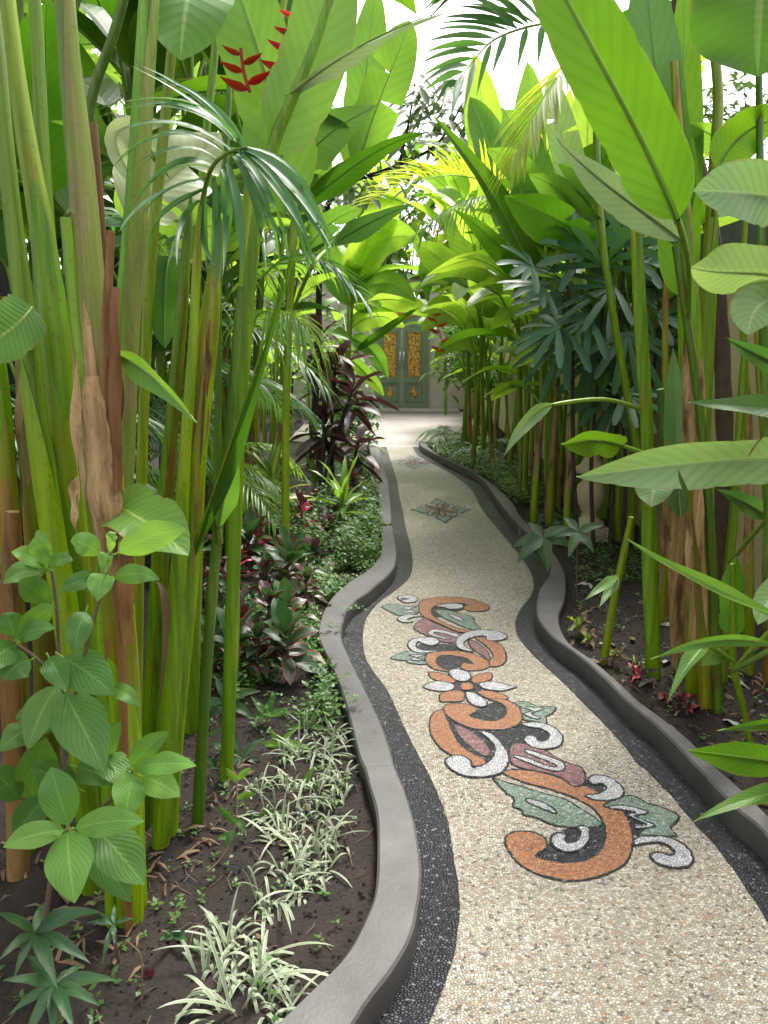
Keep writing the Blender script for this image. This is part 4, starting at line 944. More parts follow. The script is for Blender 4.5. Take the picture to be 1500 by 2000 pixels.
class Proto:
    def __init__(s, root, samples): s.root, s.samples, s.used = root, samples, False
    def put(s, loc, rz, sc, label, group, tilt=(0, 0)):
        if not s.used:
            s.used = True; r = s.root
            r.location = Vector(loc); r.rotation_euler = (tilt[0], tilt[1], rz); r.scale = (sc, sc, sc); r['label'] = label; r['group'] = group
            return r
        return dup(s.root, loc, rz, sc, label, group, tilt)
    def drop(s):
        if not s.used:
            for c in list(s.root.children): bpy.data.objects.remove(c)
            bpy.data.objects.remove(s.root)
O = Vector((0, 0, 0))
def heli_proto(seed, hs, nl, L, Wd, lm, sm, spread=.5, pl=.55, sheathed=True, thick=.03):
    rg = random.Random(seed)
    t = thing("heliconia_shoot", O, "heliconia shoot", "heliconia")
    lean = Vector((rg.uniform(-.08, .08), rg.uniform(-.08, .08), 1))
    cs = [Vector((lean.x * hs * (k / 6) ** 1.3, lean.y * hs * (k / 6) ** 1.3, -.05 + (hs + .05) * k / 6)) for k in range(7)]
    mb = MB(); mb.tube(cs, [thick * (1 - .55 * k / 6) for k in range(7)], 9, 0, squash=.85)
    if sheathed:
        cc = crom(cs[::-1], 4); cr = [thick * (.45 + .55 * k / (len(cc) - 1)) for k in range(len(cc))]
        sheath(mb, cc, cr, .35, .8, rg.random() * 6, 3.4, 1, .003, .7, .3, rg); sheath(mb, cc, cr, .6, .97, rg.random() * 6, 3.6, 2, .004, .5, .5, rg)
    obj("stem", mb, [M[sm], M['stalk_y'], M['sheath']], t)
    smp = [Vector(c) for c in cs[2:]]
    az = rg.random() * 6.28
    for k in range(nl):
        a = az + math.pi * k + rg.uniform(-.5, .5)
        f = .72 + .28 * (k + 1) / nl
        p0 = bez(cs, f) if f < 1 else cs[-1]
        out = Vector((math.cos(a), math.sin(a), 0))
        up = 1.0 - spread * (1 - k / nl) * rg.uniform(.6, 1.2)
        ll = pl * rg.uniform(.7, 1.2)
        p1 = p0 + (out * (1 - up) * .9 + Vector((0, 0, 1)) * up) .normalized() * ll
        d = (out * (1.15 - up * .75) + Vector((0, 0, 1)) * up * .75).normalized()
        LL = L * rg.uniform(.75, 1.1)
        p2 = p1 + d * LL * .5
        p3 = p1 + d * LL * .85 + out * LL * .15 + Vector((0, 0, -LL * (.12 + .5 * (1 - up))))
        mb = MB()
        mb.tube(crom([p0, lerp(p0, p1, .5) + out * -.01, p1], 3), .009, 6, 1, cap=False)
        tears = [(rg.choice((-1, 1)), rg.uniform(.25, .85)) for _ in range(rg.choice((0, 0, 1, 3)))]
        blade(mb, [p1, p2, p3], Wd * rg.uniform(.8, 1.1), Vector((0, 0, 1)) - out * .6, 'paddle', 14, rg.uniform(.12, .45), .012, 3, tears, rg, 0, R(rg.uniform(-25, 25)), 0, .005, 1, 0, .1)
        obj("leaf", mb, [M[lm], M['petiole']], t)
        smp += [bez([p1, p2, p3], q) + s for q in (.15, .5, .8, 1) for s in (Vector((.07, 0, 0)), Vector((-.07, 0, 0)))]
    return Proto(t, smp)
def areca_proto(seed, h, nf, L, lf, lm, pairs=20, w=.022, stems=3, name="areca_palm", wid=.25):
    rg = random.Random(seed)
    t = thing(name, O, "palm", "palm")
    smp = []
    tops = []
    for k in range(stems):
        a = rg.random() * 6.28
        b = Vector((math.cos(a) * wid * .4, math.sin(a) * wid * .4, -.04)); tp = b + Vector((math.cos(a) * wid * .5, math.sin(a) * wid * .5, h * rg.uniform(.7, 1)))
        mb = MB(); mb.tube([b, lerp(b, tp, .5), tp], [.022, .019, .013], 8); obj("stem", mb, M['stalk'], t); tops.append(tp)
    for k in range(nf):
        tp = tops[k % stems]; a = k * 2.4 + rg.uniform(-.4, .4); up = rg.uniform(.55, 1.15)
        out = Vector((math.cos(a), math.sin(a), 0)); LL = L * rg.uniform(.75, 1.1)
        c = [tp, tp + Vector((0, 0, LL * .45 * up)) + out * LL * .15, tp + out * LL * .6 + Vector((0, 0, LL * .5 * up)), tp + out * LL * .95 + Vector((0, 0, LL * (.5 * up - .42)))]
        mb = MB(); frond(mb, c, lf, pairs, w, .7, None, rg, 58, .3, .007)
        obj("frond", mb, [M[lm], M['petiole']], t)
        smp += [bez(c, q) for q in (.4, .7, 1)] + [bez(c, .7) + Vector((sx * lf * .6, 0, -.1)) for sx in (-1, 1)]
    return Proto(t, smp)
def rosette_proto(seed, name, cat, n, L, Wd, lm, knd='lance', h=.1, lo=10, hi=80, fold=.35, stem=True, droop=.35, sm='twig', joined=False, mats=None, single_mesh=False):
    rg = random.Random(seed)
    t = thing(name, O, name.replace('_', ' '), cat)
    if stem:
        mb = MB(); mb.tube([Vector((0, 0, -.03)), Vector((.01, 0, h * .5)), Vector((0, 0, h))], [.012, .011, .009] if h > .25 else [.006, .005, .004], 7); obj("stem", mb, M[sm], t)
    smp = []
    mb = MB()
    for k in range(n):
        f = k / max(1, n - 1)
        a = k * 2.4 + rg.uniform(-.3, .3); el = R(lerp(lo, hi, f) + rg.uniform(-8, 8))
        out = Vector((math.cos(a), math.sin(a), 0)); LL = L * rg.uniform(.7, 1.1)
        d = out * math.cos(el) + Vector((0, 0, math.sin(el)))
        p0 = Vector((0, 0, h * (lerp(.45, 1, f) if h > .15 else 1)))
        c = [p0, p0 + d * LL * .5, p0 + d * LL * .9 + out * LL * .1 - Vector((0, 0, LL * droop * math.cos(el)))]
        if not joined: mb = MB()
        blade(mb, c, Wd * rg.uniform(.8, 1.15), Vector((0, 0, 1)) - out * .4, knd, 8, fold, .006, 2, (), rg, 0, R(rg.uniform(-25, 25)))
        if not joined: obj("leaf", mb, M[rg.choice(mats) if mats else lm], t)
        smp += [c[1], c[2]]
    if joined: obj("foliage", mb, M[lm], t)
    return Proto(t, smp)
def scatter(protos, n, area, label, group, rg, smin=.8, smax=1.15, tol=0, sky=True, mind=.22, tries=60, tilt=.06, zf=None):
    got = []
    for _ in range(n):
        for _t in range(tries):
            x, y = area(rg)
            if any((x - a) ** 2 + (y - b) ** 2 < mind * mind for a, b in got): continue
            p = rg.choice(protos); rz = rg.random() * 6.28; sc = rg.uniform(smin, smax)
            z = soil_z(x, y) if zf is None else zf
            M4 = Matrix.Translation((x, y, z)) @ Matrix.Rotation(rz, 4, 'Z') @ Matrix.Scale(sc, 4)
            if not clear(p.samples, M4, tol, sky): continue
            lb = label(x, y) if callable(label) else label
            p.put((x, y, z), rz, sc, lb[0] if isinstance(lb, tuple) else lb, lb[1] if isinstance(lb, tuple) else group, (rg.uniform(-tilt, tilt), rg.uniform(-tilt, tilt)))
            got.append((x, y)); break
    return got
rg = random.Random(11)
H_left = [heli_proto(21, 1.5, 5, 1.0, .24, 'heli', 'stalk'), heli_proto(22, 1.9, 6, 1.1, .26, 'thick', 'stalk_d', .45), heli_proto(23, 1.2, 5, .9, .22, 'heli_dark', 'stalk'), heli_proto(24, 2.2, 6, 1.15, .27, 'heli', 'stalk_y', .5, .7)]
H_bright = [heli_proto(31, 1.5, 6, .95, .23, 'heli_sunlit', 'stalk_y', .55), heli_proto(32, 2.0, 6, 1.05, .25, 'heli_sunlit', 'stalk', .6, .7), heli_proto(33, 1.1, 5, .85, .2, 'heli_sunlit', 'stalk_y', .65, .4), heli_proto(34, 2.3, 6, 1.1, .26, 'heli_b', 'stalk_y', .6, .6)]
def a_right(y0, y1):
    def f(r):
        y = r.uniform(y0, y1); lo = ro(y) + .15 if y < Y_END else 1.35
        return r.uniform(lo, max(lo + .1, WX - .12)), y
    return f
def a_left(y0, y1, w0, w1):
    def f(r):
        y = r.uniform(y0, y1); e = ko(min(y, Y_END)) if y < Y_END else -.9
        return e - r.uniform(w0, w1), y
    return f
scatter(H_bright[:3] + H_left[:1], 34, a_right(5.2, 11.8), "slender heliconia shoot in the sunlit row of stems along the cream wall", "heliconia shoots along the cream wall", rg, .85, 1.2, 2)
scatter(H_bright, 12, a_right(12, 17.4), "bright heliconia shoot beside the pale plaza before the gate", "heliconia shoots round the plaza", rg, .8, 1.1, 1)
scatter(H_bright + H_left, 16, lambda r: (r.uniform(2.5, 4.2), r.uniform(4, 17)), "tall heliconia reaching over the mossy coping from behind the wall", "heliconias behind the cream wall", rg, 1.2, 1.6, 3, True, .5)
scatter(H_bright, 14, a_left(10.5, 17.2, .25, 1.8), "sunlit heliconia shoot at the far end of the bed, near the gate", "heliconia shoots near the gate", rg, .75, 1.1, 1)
scatter(H_left + H_bright[:1], 26, a_left(5.6, 10.5, .9, 2.6), "leafy heliconia shoot deep in the bed behind the purple leaved plants", "heliconia shoots deep in the bed", rg, .9, 1.25, 1)
scatter(H_left, 20, a_left(2.9, 5.6, 1.2, 3.2), "shaded heliconia shoot behind the thick near clump", "shaded heliconia shoots behind the near clump", rg, .9, 1.2, 1)
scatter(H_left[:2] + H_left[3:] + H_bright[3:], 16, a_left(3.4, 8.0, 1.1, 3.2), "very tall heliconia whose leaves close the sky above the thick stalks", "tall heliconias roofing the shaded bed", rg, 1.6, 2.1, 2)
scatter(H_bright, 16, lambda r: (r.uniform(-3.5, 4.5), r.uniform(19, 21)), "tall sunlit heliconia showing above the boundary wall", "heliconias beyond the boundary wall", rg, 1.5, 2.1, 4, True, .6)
for p in H_left + H_bright: p.drop()
# palms
A1 = areca_proto(41, .8, 9, 1.3, .42, 'areca', 20, .024); A2 = areca_proto(42, .5, 9, 1.0, .36, 'areca_b', 20, .022); A3 = areca_proto(43, 1.1, 10, 1.5, .45, 'areca', 22, .026)
scatter([A1, A3], 8, a_left(3.2, 6.0, 1.5, 3.0), "dark green feather palm filling the shade behind the stalks", "feather palms in the shaded bed", rg, .85, 1.15, 1, mind=.5)
scatter([A2], 3, a_left(4.2, 5.8, 1.2, 1.9), "fresh green feather palm with drooping leaflets beside the purple leaved plant", "fresh green feather palms in the bed", rg, .8, 1.0, 0, mind=.5)
A4 = areca_proto(44, .12, 7, .62, .24, 'areca', 16, .017, 2, "parlour_palm", .12)
for (u, v, s) in ((905, 880, 1.0), (935, 905, 1.1), (880, 868, .9)):
    g = G(u, v); A4.put((max(g.x, ro(g.y) + .25), g.y, .03), u * .1, s, "small feather palm leaning over the far bend of the kerb", "small feather palms by the far kerb bend")
for p in (A1, A2, A3): p.drop()
# traced palm fronds
def palm(name, base, label, stems):
    t = thing(name, (base[0], base[1], 0), label, "palm")
    for a in stems:
        pts = crom([Vector((base[0], base[1], -.03))] + [P(*q) for q in a], 5)
        mb = MB(); mb.tube(pts, [.028 - .016 * k / len(pts) for k in range(len(pts))], 8); obj("stem", mb, M['stalk'], t)
    return t
def pfrond(t, ctrl, leaflet, pairs, w, m, droop=.7, ang=60, start=.15, N=None, seed=3, up=.25, n=5):
    mb = MB(); frond(mb, [P(*c) for c in ctrl], leaflet, pairs, w, droop, N, random.Random(seed), ang, start, .007, n, up)
    return obj("frond", mb, [M[m], M['petiole']], t)
bp = P(400, 1000, 2.75)
pa = palm("feather_palm", (bp.x - .1, 2.75), "blue green feather palm whose frond droops in front of the stalks", [[(392, 800, 2.75), (392, 600, 2.75)]])
LFT = [((472,287),(390,195),(275,128)),((474,287),(405,200),(310,150)),((468,286),(350,205),(178,236)),((466,286),(380,215),(262,200)),((452,294),(345,240),(215,262)),((440,300),(330,258),(224,322)),((425,318),(340,290),(250,352)),((417,330),(325,336),(245,415)),((407,350),(312,384),(252,468)),((396,368),(320,420),(290,486)),((390,392),(352,440),(346,520)),((405,365),(402,450),(408,540)),((417,345),(426,450),(422,575)),((432,330),(442,430),(435,540)),((445,320),(470,430),(470,540)),((455,306),(500,400),(520,530)),((467,300),(530,390),(566,510)),((475,296),(560,395),(608,550)),((478,292),(575,375),(650,490)),((480,290),(585,365),(664,505)),((480,288),(570,355),(655,480)),((476,290),(545,370),(600,470)),((476,288),(600,400),(640,520)),((470,292),(500,380),(545,500))]
mb = MB(); r_ = random.Random(77)
rk = crom([P(*q_) for q_ in ((392, 600, 2.75), (384, 480, 2.45), (405, 350, 2.05), (440, 302, 1.97), (482, 287, 1.9))], 5)
mb.tube(rk, [.009 - .0003 * k for k in range(len(rk))], 6, 1)
r9 = random.Random(9)
LFT = LFT + [tuple((q_[0] + r9.uniform(-16, 16) * f_, q_[1] + r9.uniform(-14, 14) * f_) for q_, f_ in zip(l_, (.25, .8, 1.3))) for l_ in LFT]
for (a_, m_, b_) in LFT:
    yb = 1.9 + (482 - a_[0]) * .0018; ym = yb + r_.uniform(-.12, .06); yt = yb + r_.uniform(-.2, .12)
    A, Mi, B = P(*a_, yb), P(*m_, ym), P(*b_, yt)
    blade(mb, [A, Mi * 2 - (A + B) * .5, B], r_.uniform(.013, .021), Vector((r_.uniform(-.3, .3), -.7, .8)), 'strap', 10, .3, 0, 1, (), r_, 0, R(r_.uniform(-25, 25)))
obj("frond", mb, [M['areca_g'], M['petiole']], pa)
pfrond(pa, [(392, 640, 2.75), (330, 500, 2.9), (300, 420, 3.0), (220, 420, 3.1)], .36, 14, .026, 'areca', .8, 60, .3, seed=7)
bp = P(440, 1000, 4.6)
pb = palm("feather_palm", (bp.x, 4.6), "fresh green feather palm hanging bright leaflets beside the purple leaved plant", [[(450, 800, 4.6), (465, 660, 4.6)]])
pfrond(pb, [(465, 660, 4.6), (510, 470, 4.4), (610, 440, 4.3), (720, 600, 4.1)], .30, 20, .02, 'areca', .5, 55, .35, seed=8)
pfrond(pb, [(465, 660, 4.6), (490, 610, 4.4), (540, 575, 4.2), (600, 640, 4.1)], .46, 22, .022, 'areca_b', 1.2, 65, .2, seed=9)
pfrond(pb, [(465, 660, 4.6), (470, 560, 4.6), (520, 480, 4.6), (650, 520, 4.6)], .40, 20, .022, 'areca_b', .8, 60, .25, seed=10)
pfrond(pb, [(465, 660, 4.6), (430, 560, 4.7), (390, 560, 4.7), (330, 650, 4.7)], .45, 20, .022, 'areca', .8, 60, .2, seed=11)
bp = P(1080, 800, 7.2)
pc = palm("feather_palm", (1.75, 7.2), "yellow green feather palm arching its frond over the middle of the path", [[(1080, 650, 7.2), (1040, 480, 7.2), (1010, 410, 7.2)]])
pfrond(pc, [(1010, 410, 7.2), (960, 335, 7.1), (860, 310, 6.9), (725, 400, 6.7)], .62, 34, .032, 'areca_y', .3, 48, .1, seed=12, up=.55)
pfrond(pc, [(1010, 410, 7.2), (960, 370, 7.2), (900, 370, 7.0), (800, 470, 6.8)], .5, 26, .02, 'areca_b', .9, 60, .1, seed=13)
pd = palm("feather_palm", (1.85, 4.9), "dark feather palm frond reaching across the sky gap over the path", [[(1180, 500, 4.9), (1160, 100, 4.8), (1120, 40, 4.7)]])
rk = crom([P(*q_) for q_ in ((1120, 40, 4.7), (1040, 50, 4.65), (965, 78, 4.6), (920, 125, 4.55), (880, 180, 4.5))], 5)
mb = MB(); r_ = random.Random(78); mb.tube(rk, [.009 - .00035 * k for k in range(len(rk))], 6, 1)
for (a_, b_) in (((1050,48),(905,8)),((1030,52),(888,12)),((1015,56),(862,34)),((1000,62),(850,47)),((985,68),(840,60)),((968,76),(830,82)),((955,88),(826,104)),((942,100),(818,125)),((930,114),(820,152)),((918,128),(825,163)),((908,140),(827,180)),((896,158),(850,205)),((885,172),(863,212)),((1060,46),(960,-30)),((1035,50),(930,-25)),((1010,58),(915,-8)),((990,66),(960,150)),((960,84),(930,190)),((930,116),(905,220)),((905,146),(880,232)),((1030,54),(1010,140)),((1060,48),(1050,130))):
    A, B = P(*a_, 4.6), P(*b_, 4.6 + r_.uniform(-.4, .3)); Mi = (A + B) * .5 + Vector((0, 0, .05))
    blade(mb, [A, Mi, B], r_.uniform(.036, .05), Vector((r_.uniform(-.4, .4), -1, r_.uniform(-.3, .5))), 'lance', 8, .35, 0, 1, (), r_)
obj("frond", mb, [M['areca_g'], M['petiole']], pd)
pfrond(pd, [(1120, 40, 4.7), (1060, -60, 4.6), (980, -70, 4.5), (880, -20, 4.4)], 0.42, 17, .05, 'areca_g', .3, 50, .15, seed=15, up=.05)
pe = palm("feather_palm", (1.8, 5.7), "sunlit yellow feather palm frond behind the huge slanting leaf", [[(1200, 500, 5.7), (1190, 200, 5.7), (1170, 90, 5.7)]])
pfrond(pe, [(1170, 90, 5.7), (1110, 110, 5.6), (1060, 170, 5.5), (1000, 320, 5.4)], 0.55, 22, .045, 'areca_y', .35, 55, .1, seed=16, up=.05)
# tall traced shoots in the sunlit middle distance
MT = "tall heliconias arching over the middle of the path"
hero('C1', [(1050, 560), (1060, 640), (1066, 760), (1070, 930)], 6.6, [10, 13, 15, 16], 'stalk_y', "heliconia whose long folded leaf leans out over the path", MT)
hero('C2', [(1150, 470), (1150, 600), (1148, 760), (1146, 960)], 5.9, [12, 14, 16, 18], 'stalk', "heliconia with a pale ribbed leaf bending toward the fan palm", MT)
hero('C3', [(1000, 480), (1010, 600), (1015, 760), (1018, 900)], 7.6, [9, 12, 13, 14], 'stalk_y', "tall heliconia with upright blades behind the yellow palm frond", MT)
hero('C4', [(935, 560), (940, 680), (942, 780), (944, 850)], 9.8, [7, 9, 10, 11], 'stalk_y', "yellow leaved heliconia over the far bend of the path", MT)
hero('C5', [(690, 560), (682, 680), (678, 780), (676, 850)], 10.5, [7, 9, 10, 11], 'stalk_y', "bright heliconia opposite the far bend, before the gate", MT)
hleaf('C1', [(1062, 600, 6.5), (1010, 440, 6.3), (940, 330, 6.2), (842, 222, 6.1)], 62, 'heli', 'lance', fold=.55, roll=25)
hleaf('C1', [(1050, 560, 6.6), (1000, 520, 6.5), (950, 440, 6.4), (884, 408, 6.3)], 56, 'heli', 'lance', fold=.3, roll=-25)
hleaf('C1', [(1050, 560, 6.6), (1060, 420, 6.6), (1020, 260, 6.6), (985, 215, 6.6)], 95, 'heli_b', fold=.3, roll=15)
hleaf('C2', [(1205, 500, 5.6), (1130, 450, 5.4), (1060, 410, 5.3), (985, 382, 5.2)], 105, 'heli', fold=.5, roll=-30, tears=((1, .5),), pet=[(1150, 560, 5.9), (1190, 520, 5.7)])
hleaf('C2', [(1150, 470, 5.9), (1120, 340, 5.9), (1080, 220, 5.9), (1078, 140, 5.9)], 62, 'heli_pale', fold=.2, tears=((-1, .7), (1, .6)), roll=10)
hleaf('C2', [(1150, 470, 6.2), (1150, 320, 6.2), (1140, 220, 6.2), (1160, 130, 6.2)], 74, 'heli_sunlit', fold=.2, roll=-10)
hleaf('C2', [(1150, 480, 5.9), (1190, 420, 6.0), (1230, 380, 6.0), (1300, 400, 6.0)], 70, 'heli', fold=.3, roll=10)
hleaf('C3', [(1000, 480, 7.6), (985, 370, 7.6), (950, 260, 7.6), (918, 190, 7.6)], 84, 'heli_b', fold=.4, roll=20)
hleaf('C3', [(1000, 480, 7.8), (960, 350, 7.8), (945, 200, 7.8), (925, 105, 7.8)], 80, 'heli_sunlit', fold=.3, roll=-15)
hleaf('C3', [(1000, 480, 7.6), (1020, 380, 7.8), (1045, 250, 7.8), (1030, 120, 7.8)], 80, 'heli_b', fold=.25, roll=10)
hleaf('C3', [(1000, 500, 7.6), (960, 500, 7.5), (900, 500, 7.4), (830, 540, 7.3)], 52, 'heli_sunlit', 'lance', fold=.3, roll=-30)
hleaf('C4', [(935, 560, 9.8), (915, 480, 9.8), (890, 420, 9.8), (880, 380, 9.8)], 70, 'heli_sunlit', fold=.2, roll=10)
hleaf('C4', [(935, 570, 9.8), (890, 520, 9.7), (850, 500, 9.6), (806, 470, 9.5)], 62, 'heli_sunlit', fold=.3, roll=-20)
hleaf('C4', [(937, 600, 9.8), (900, 570, 9.6), (860, 590, 9.4), (820, 610, 9.3)], 40, 'heli_sunlit', fold=.3, roll=-20)
hleaf('C4', [(937, 610, 9.8), (960, 560, 9.8), (1000, 560, 9.8), (1050, 620, 9.8)], 60, 'heli_sunlit', fold=.3)
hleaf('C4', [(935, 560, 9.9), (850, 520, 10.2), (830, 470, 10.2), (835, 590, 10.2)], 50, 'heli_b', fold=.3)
hleaf('C5', [(690, 560, 10.5), (720, 480, 10.5), (760, 440, 10.5), (820, 470, 10.5)], 70, 'heli_sunlit', fold=.25, roll=-20)
hleaf('C5', [(690, 570, 10.5), (700, 500, 10.5), (740, 400, 10.5), (790, 370, 10.5)], 80, 'heli_sunlit', fold=.25, roll=20)
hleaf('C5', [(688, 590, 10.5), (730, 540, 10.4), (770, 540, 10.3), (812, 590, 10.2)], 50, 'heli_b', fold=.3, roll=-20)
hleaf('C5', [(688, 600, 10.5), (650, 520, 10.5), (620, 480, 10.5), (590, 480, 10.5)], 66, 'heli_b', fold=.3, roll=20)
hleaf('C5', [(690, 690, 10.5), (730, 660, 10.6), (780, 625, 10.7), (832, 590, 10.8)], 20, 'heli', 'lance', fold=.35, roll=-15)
hleaf('C5', [(685, 640, 10.5), (710, 620, 10.6), (745, 600, 10.7), (790, 640, 10.8)], 44, 'heli_sunlit', fold=.3, roll=15)
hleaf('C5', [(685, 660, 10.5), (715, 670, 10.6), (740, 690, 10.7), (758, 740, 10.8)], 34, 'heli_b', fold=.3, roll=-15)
hleaf('C5', [(688, 600, 10.5), (740, 580, 10.6), (790, 570, 10.7), (850, 625, 10.8)], 46, 'heli_sunlit', fold=.3, roll=20)
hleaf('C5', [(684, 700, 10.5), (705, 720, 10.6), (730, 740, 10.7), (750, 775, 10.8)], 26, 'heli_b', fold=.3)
hleaf('C4', [(938, 640, 9.8), (905, 610, 9.8), (860, 600, 9.8), (822, 650, 9.8)], 44, 'heli_sunlit', fold=.3, roll=15)
hleaf('C4', [(938, 680, 9.8), (915, 660, 9.8), (880, 660, 9.8), (846, 700, 9.8)], 34, 'heli_b', fold=.3, roll=-15)
bracts('C4', [(868, 690), (860, 655), (852, 630), (846, 612)], 'floworange', 26, 6, 5, 9.6)
bracts('C2', [(1165, 430), (1160, 400), (1157, 375), (1155, 350)], 'floworange', 30, 5, 6, 5.9)
# fan palm
fb = G(1180, 1085, .03)
fp = thing("fan_palm", (fb.x, fb.y, 0), "dark blue green fan palm with many finger leaves on thin dark canes", "palm")
FY = fb.y
canes = [[(1190, 1085), (1200, 900), (1212, 640), (1222, 480)], [(1160, 1080), (1155, 900), (1172, 700), (1180, 520)], [(1215, 1080), (1222, 900), (1205, 760)], [(1130, 1075), (1120, 900), (1118, 700), (1110, 560)], [(1250, 1080), (1265, 850), (1285, 640)]]
for c in canes:
    q = crom([P(u, v, FY + .02 * k) for k, (u, v) in enumerate(c)], 5); q[0].z = 0
    mb = MB(); mb.tube(q, [.016 - .006 * k / len(q) for k in range(len(q))], 8); obj("cane", mb, M['darkbark'], fp)
FANS = [(1222, 480, 80, 130), (1180, 520, 100, 150), (1120, 560, 170, 150), (1100, 580, 200, 130), (1060, 560, 175, 110), (1150, 620, 215, 150), (1215, 640, 250, 130), (1225, 650, 280, 140), (1285, 620, 10, 110), (1290, 650, 320, 110), (1140, 500, 140, 140), (1200, 560, 200, 150), (1240, 560, 330, 130), (1205, 770, 200, 110), (1212, 775, 270, 110), (1222, 770, 340, 110), (1110, 650, 225, 140), (1090, 640, 190, 120), (1170, 480, 60, 120), (1250, 510, 30, 120), (1040, 520, 160, 90), (1160, 690, 260, 120), (1280, 560, 90, 100)]
rg2 = random.Random(3)
for i, (u, v, a, r) in enumerate(FANS):
    y = FY + rg2.uniform(-.35, .3)
    c = P(u, v, y); d = Vector((math.cos(R(a)), rg2.uniform(-.7, .2), math.sin(R(a))))
    cn = canes[i % 5]; s = min((P(x, w, FY) for cc in canes for x, w in cc[1:]), key=lambda p: (p - c).length)
    mb = MB(); mb.tube([s, lerp(s, c, .5) + Vector((0, 0, .04)), c], .004, 5, 1, cap=False)
    Nn = Vector((rg2.uniform(-.4, .4), -.6, .9))
    fan(mb, c, d, Nn, r * pxm(u, v, y) * 1.0, rg2.choice((6, 7, 8)), .05, 190, .28, rg2)
    obj("fan_leaf", mb, [M['rhapis'], M['rhapis']], fp)
# ------------------------------------------------------------------ purple leaved plants, crotons, rosettes of the near bed
cb = G(655, 985, .03)
def cordyline(u0, v0, tops, label, mats, L, Wd, n, seed):
    g = G(u0, v0, .03); Y = g.y
    t = thing("purple_cordyline", (g.x, Y, 0), label, "cordyline")
    rg_ = random.Random(seed)
    for (u, v, y) in tops:
        tp = P(u, v, Y + y)
        mb = MB(); mb.tube(crom([Vector((g.x, Y, -.03)), lerp(Vector((g.x, Y, 0)), tp, .5) + Vector((rg_.uniform(-.05, .05), 0, 0)), tp], 4), [.016 - .0005 * k for k in range(9)], 8); obj("stem", mb, M['purple'] if False else M['darkbark'], t)
        for k in range(n):
            f = k / (n - 1); a = k * 2.4 + rg_.uniform(-.3, .3); el = R(lerp(-38, 58, f ** 1.3) + rg_.uniform(-12, 12))
            out = Vector((math.cos(a), math.sin(a), 0)); LL = L * rg_.uniform(.7, 1.1)
            d = out * math.cos(el) + Vector((0, 0, math.sin(el))); p0 = tp - Vector((0, 0, (1 - f) * .22))
            c = [p0, p0 + d * LL * .5, p0 + d * LL * .85 + out * LL * .15 - Vector((0, 0, LL * .3 * math.cos(el)))]
            mb = MB(); blade(mb, c, Wd * rg_.uniform(.8, 1.15), Vector((0, 0, 1)) - out * .4, 'ovate', 9, .3, .006, 2, (), rg_, 0, R(rg_.uniform(-25, 25)))
            obj("leaf", mb, M[rg_.choice(mats)], t)
    return t
cordyline(655, 975, [(655, 715, 0), (632, 830, -.2)], "tall purple leaved cordyline standing over the bend of the path", ['purple', 'purple', 'maroon'], .46, .125, 17, 1)
cordyline(620, 1000, [(625, 660, .6), (690, 760, .4)], "reddish brown cordyline behind the tall purple one", ['maroon', 'purple', 'purple'], .44, .115, 15, 2)
cordyline(690, 960, [(700, 860, .2)], "low cordyline with drooping dark leaves beside the kerb", ['purple', 'maroon'], .44, .125, 13, 3)
def putg(p, u, v, s, label, group=None, rz=None):
    g = G(u, v, .03)
    x = min(g.x, ko(g.y) - .1) if u < 780 else g.x
    r = p.put((x, g.y, soil_z(x, g.y)), rz if rz is not None else (u * 7 + v) % 6.28, s, label, group)
    if group is None and 'group' in r: del r['group']
    return r
LM = rosette_proto(51, "lime_lily", "lily", 17, .50, .062, 'lime', 'lance', .22, 5, 75, .3, droop=.55)
putg(LM, 672, 1035, 1.1, "lime green strap leaved plant arching over the tiny leaved ground cover", None)
putg(LM, 745, 880, .9, "bright lime leaved plant at the kerb before the plaza", None)
putg(LM, 615, 985, .9, "pale lime plant tucked behind the yellow striped croton", None)
YV = rosette_proto(52, "yellow_croton", "croton", 22, .38, .065, 'yellowvar', 'lance', .35, 0, 80, .3)
putg(YV, 535, 1050, 1.3, "yellow striped croton among the dark red leaves", None)
putg(YV, 480, 1090, .8, "small yellow striped croton beside the slender dark stalk", None)
GC = [rosette_proto(53, "red_croton", "croton", 16, .20, .075, 'maroon', 'ovate', .22, -10, 75, .3, mats=['maroon', 'redgreen', 'redgreen', 'lance']),
      rosette_proto(54, "red_croton", "croton", 14, .22, .07, 'redgreen', 'ovate', .16, -10, 70, .3, mats=['redgreen', 'maroon', 'purple', 'lance']),
      rosette_proto(55, "red_croton", "croton", 18, .17, .07, 'maroon', 'ovate', .28, -20, 75, .3, mats=['maroon', 'maroon', 'lance', 'redgreen'])]
CR = "dark red and green crotons crowding the bed"
rg3 = random.Random(8)
for (u, v) in ((425, 1300), (470, 1265), (505, 1330), (560, 1255), (520, 1190), (600, 1205), (450, 1190), (570, 1140), (615, 1120), (490, 1120), (440, 1105), (640, 1080), (540, 1090), (590, 1060), (480, 1050), (650, 1045), (420, 1060), (400, 1210), (395, 1130), (460, 1340), (560, 1330), (690, 1010), (610, 1020), (565, 1180), (530, 1280)):
    putg(rg3.choice(GC), u, v, rg3.uniform(.8, 1.25), "dark red and green leaved croton in the crowded patch behind the ground cover", CR)
RD = rosette_proto(56, "red_croton", "croton", 11, .20, .045, 'red', 'lance', .30, 0, 70, .3, mats=['red', 'red', 'maroon'])
putg(RD, 505, 1115, 1.0, "bright crimson leaved shoot among the dark crotons"); putg(RD, 590, 1075, 1.1, "crimson shoot in front of the lime green strap leaved plant"); putg(RD, 470, 1160, .8, "small crimson shoot behind the slender dark stalk")
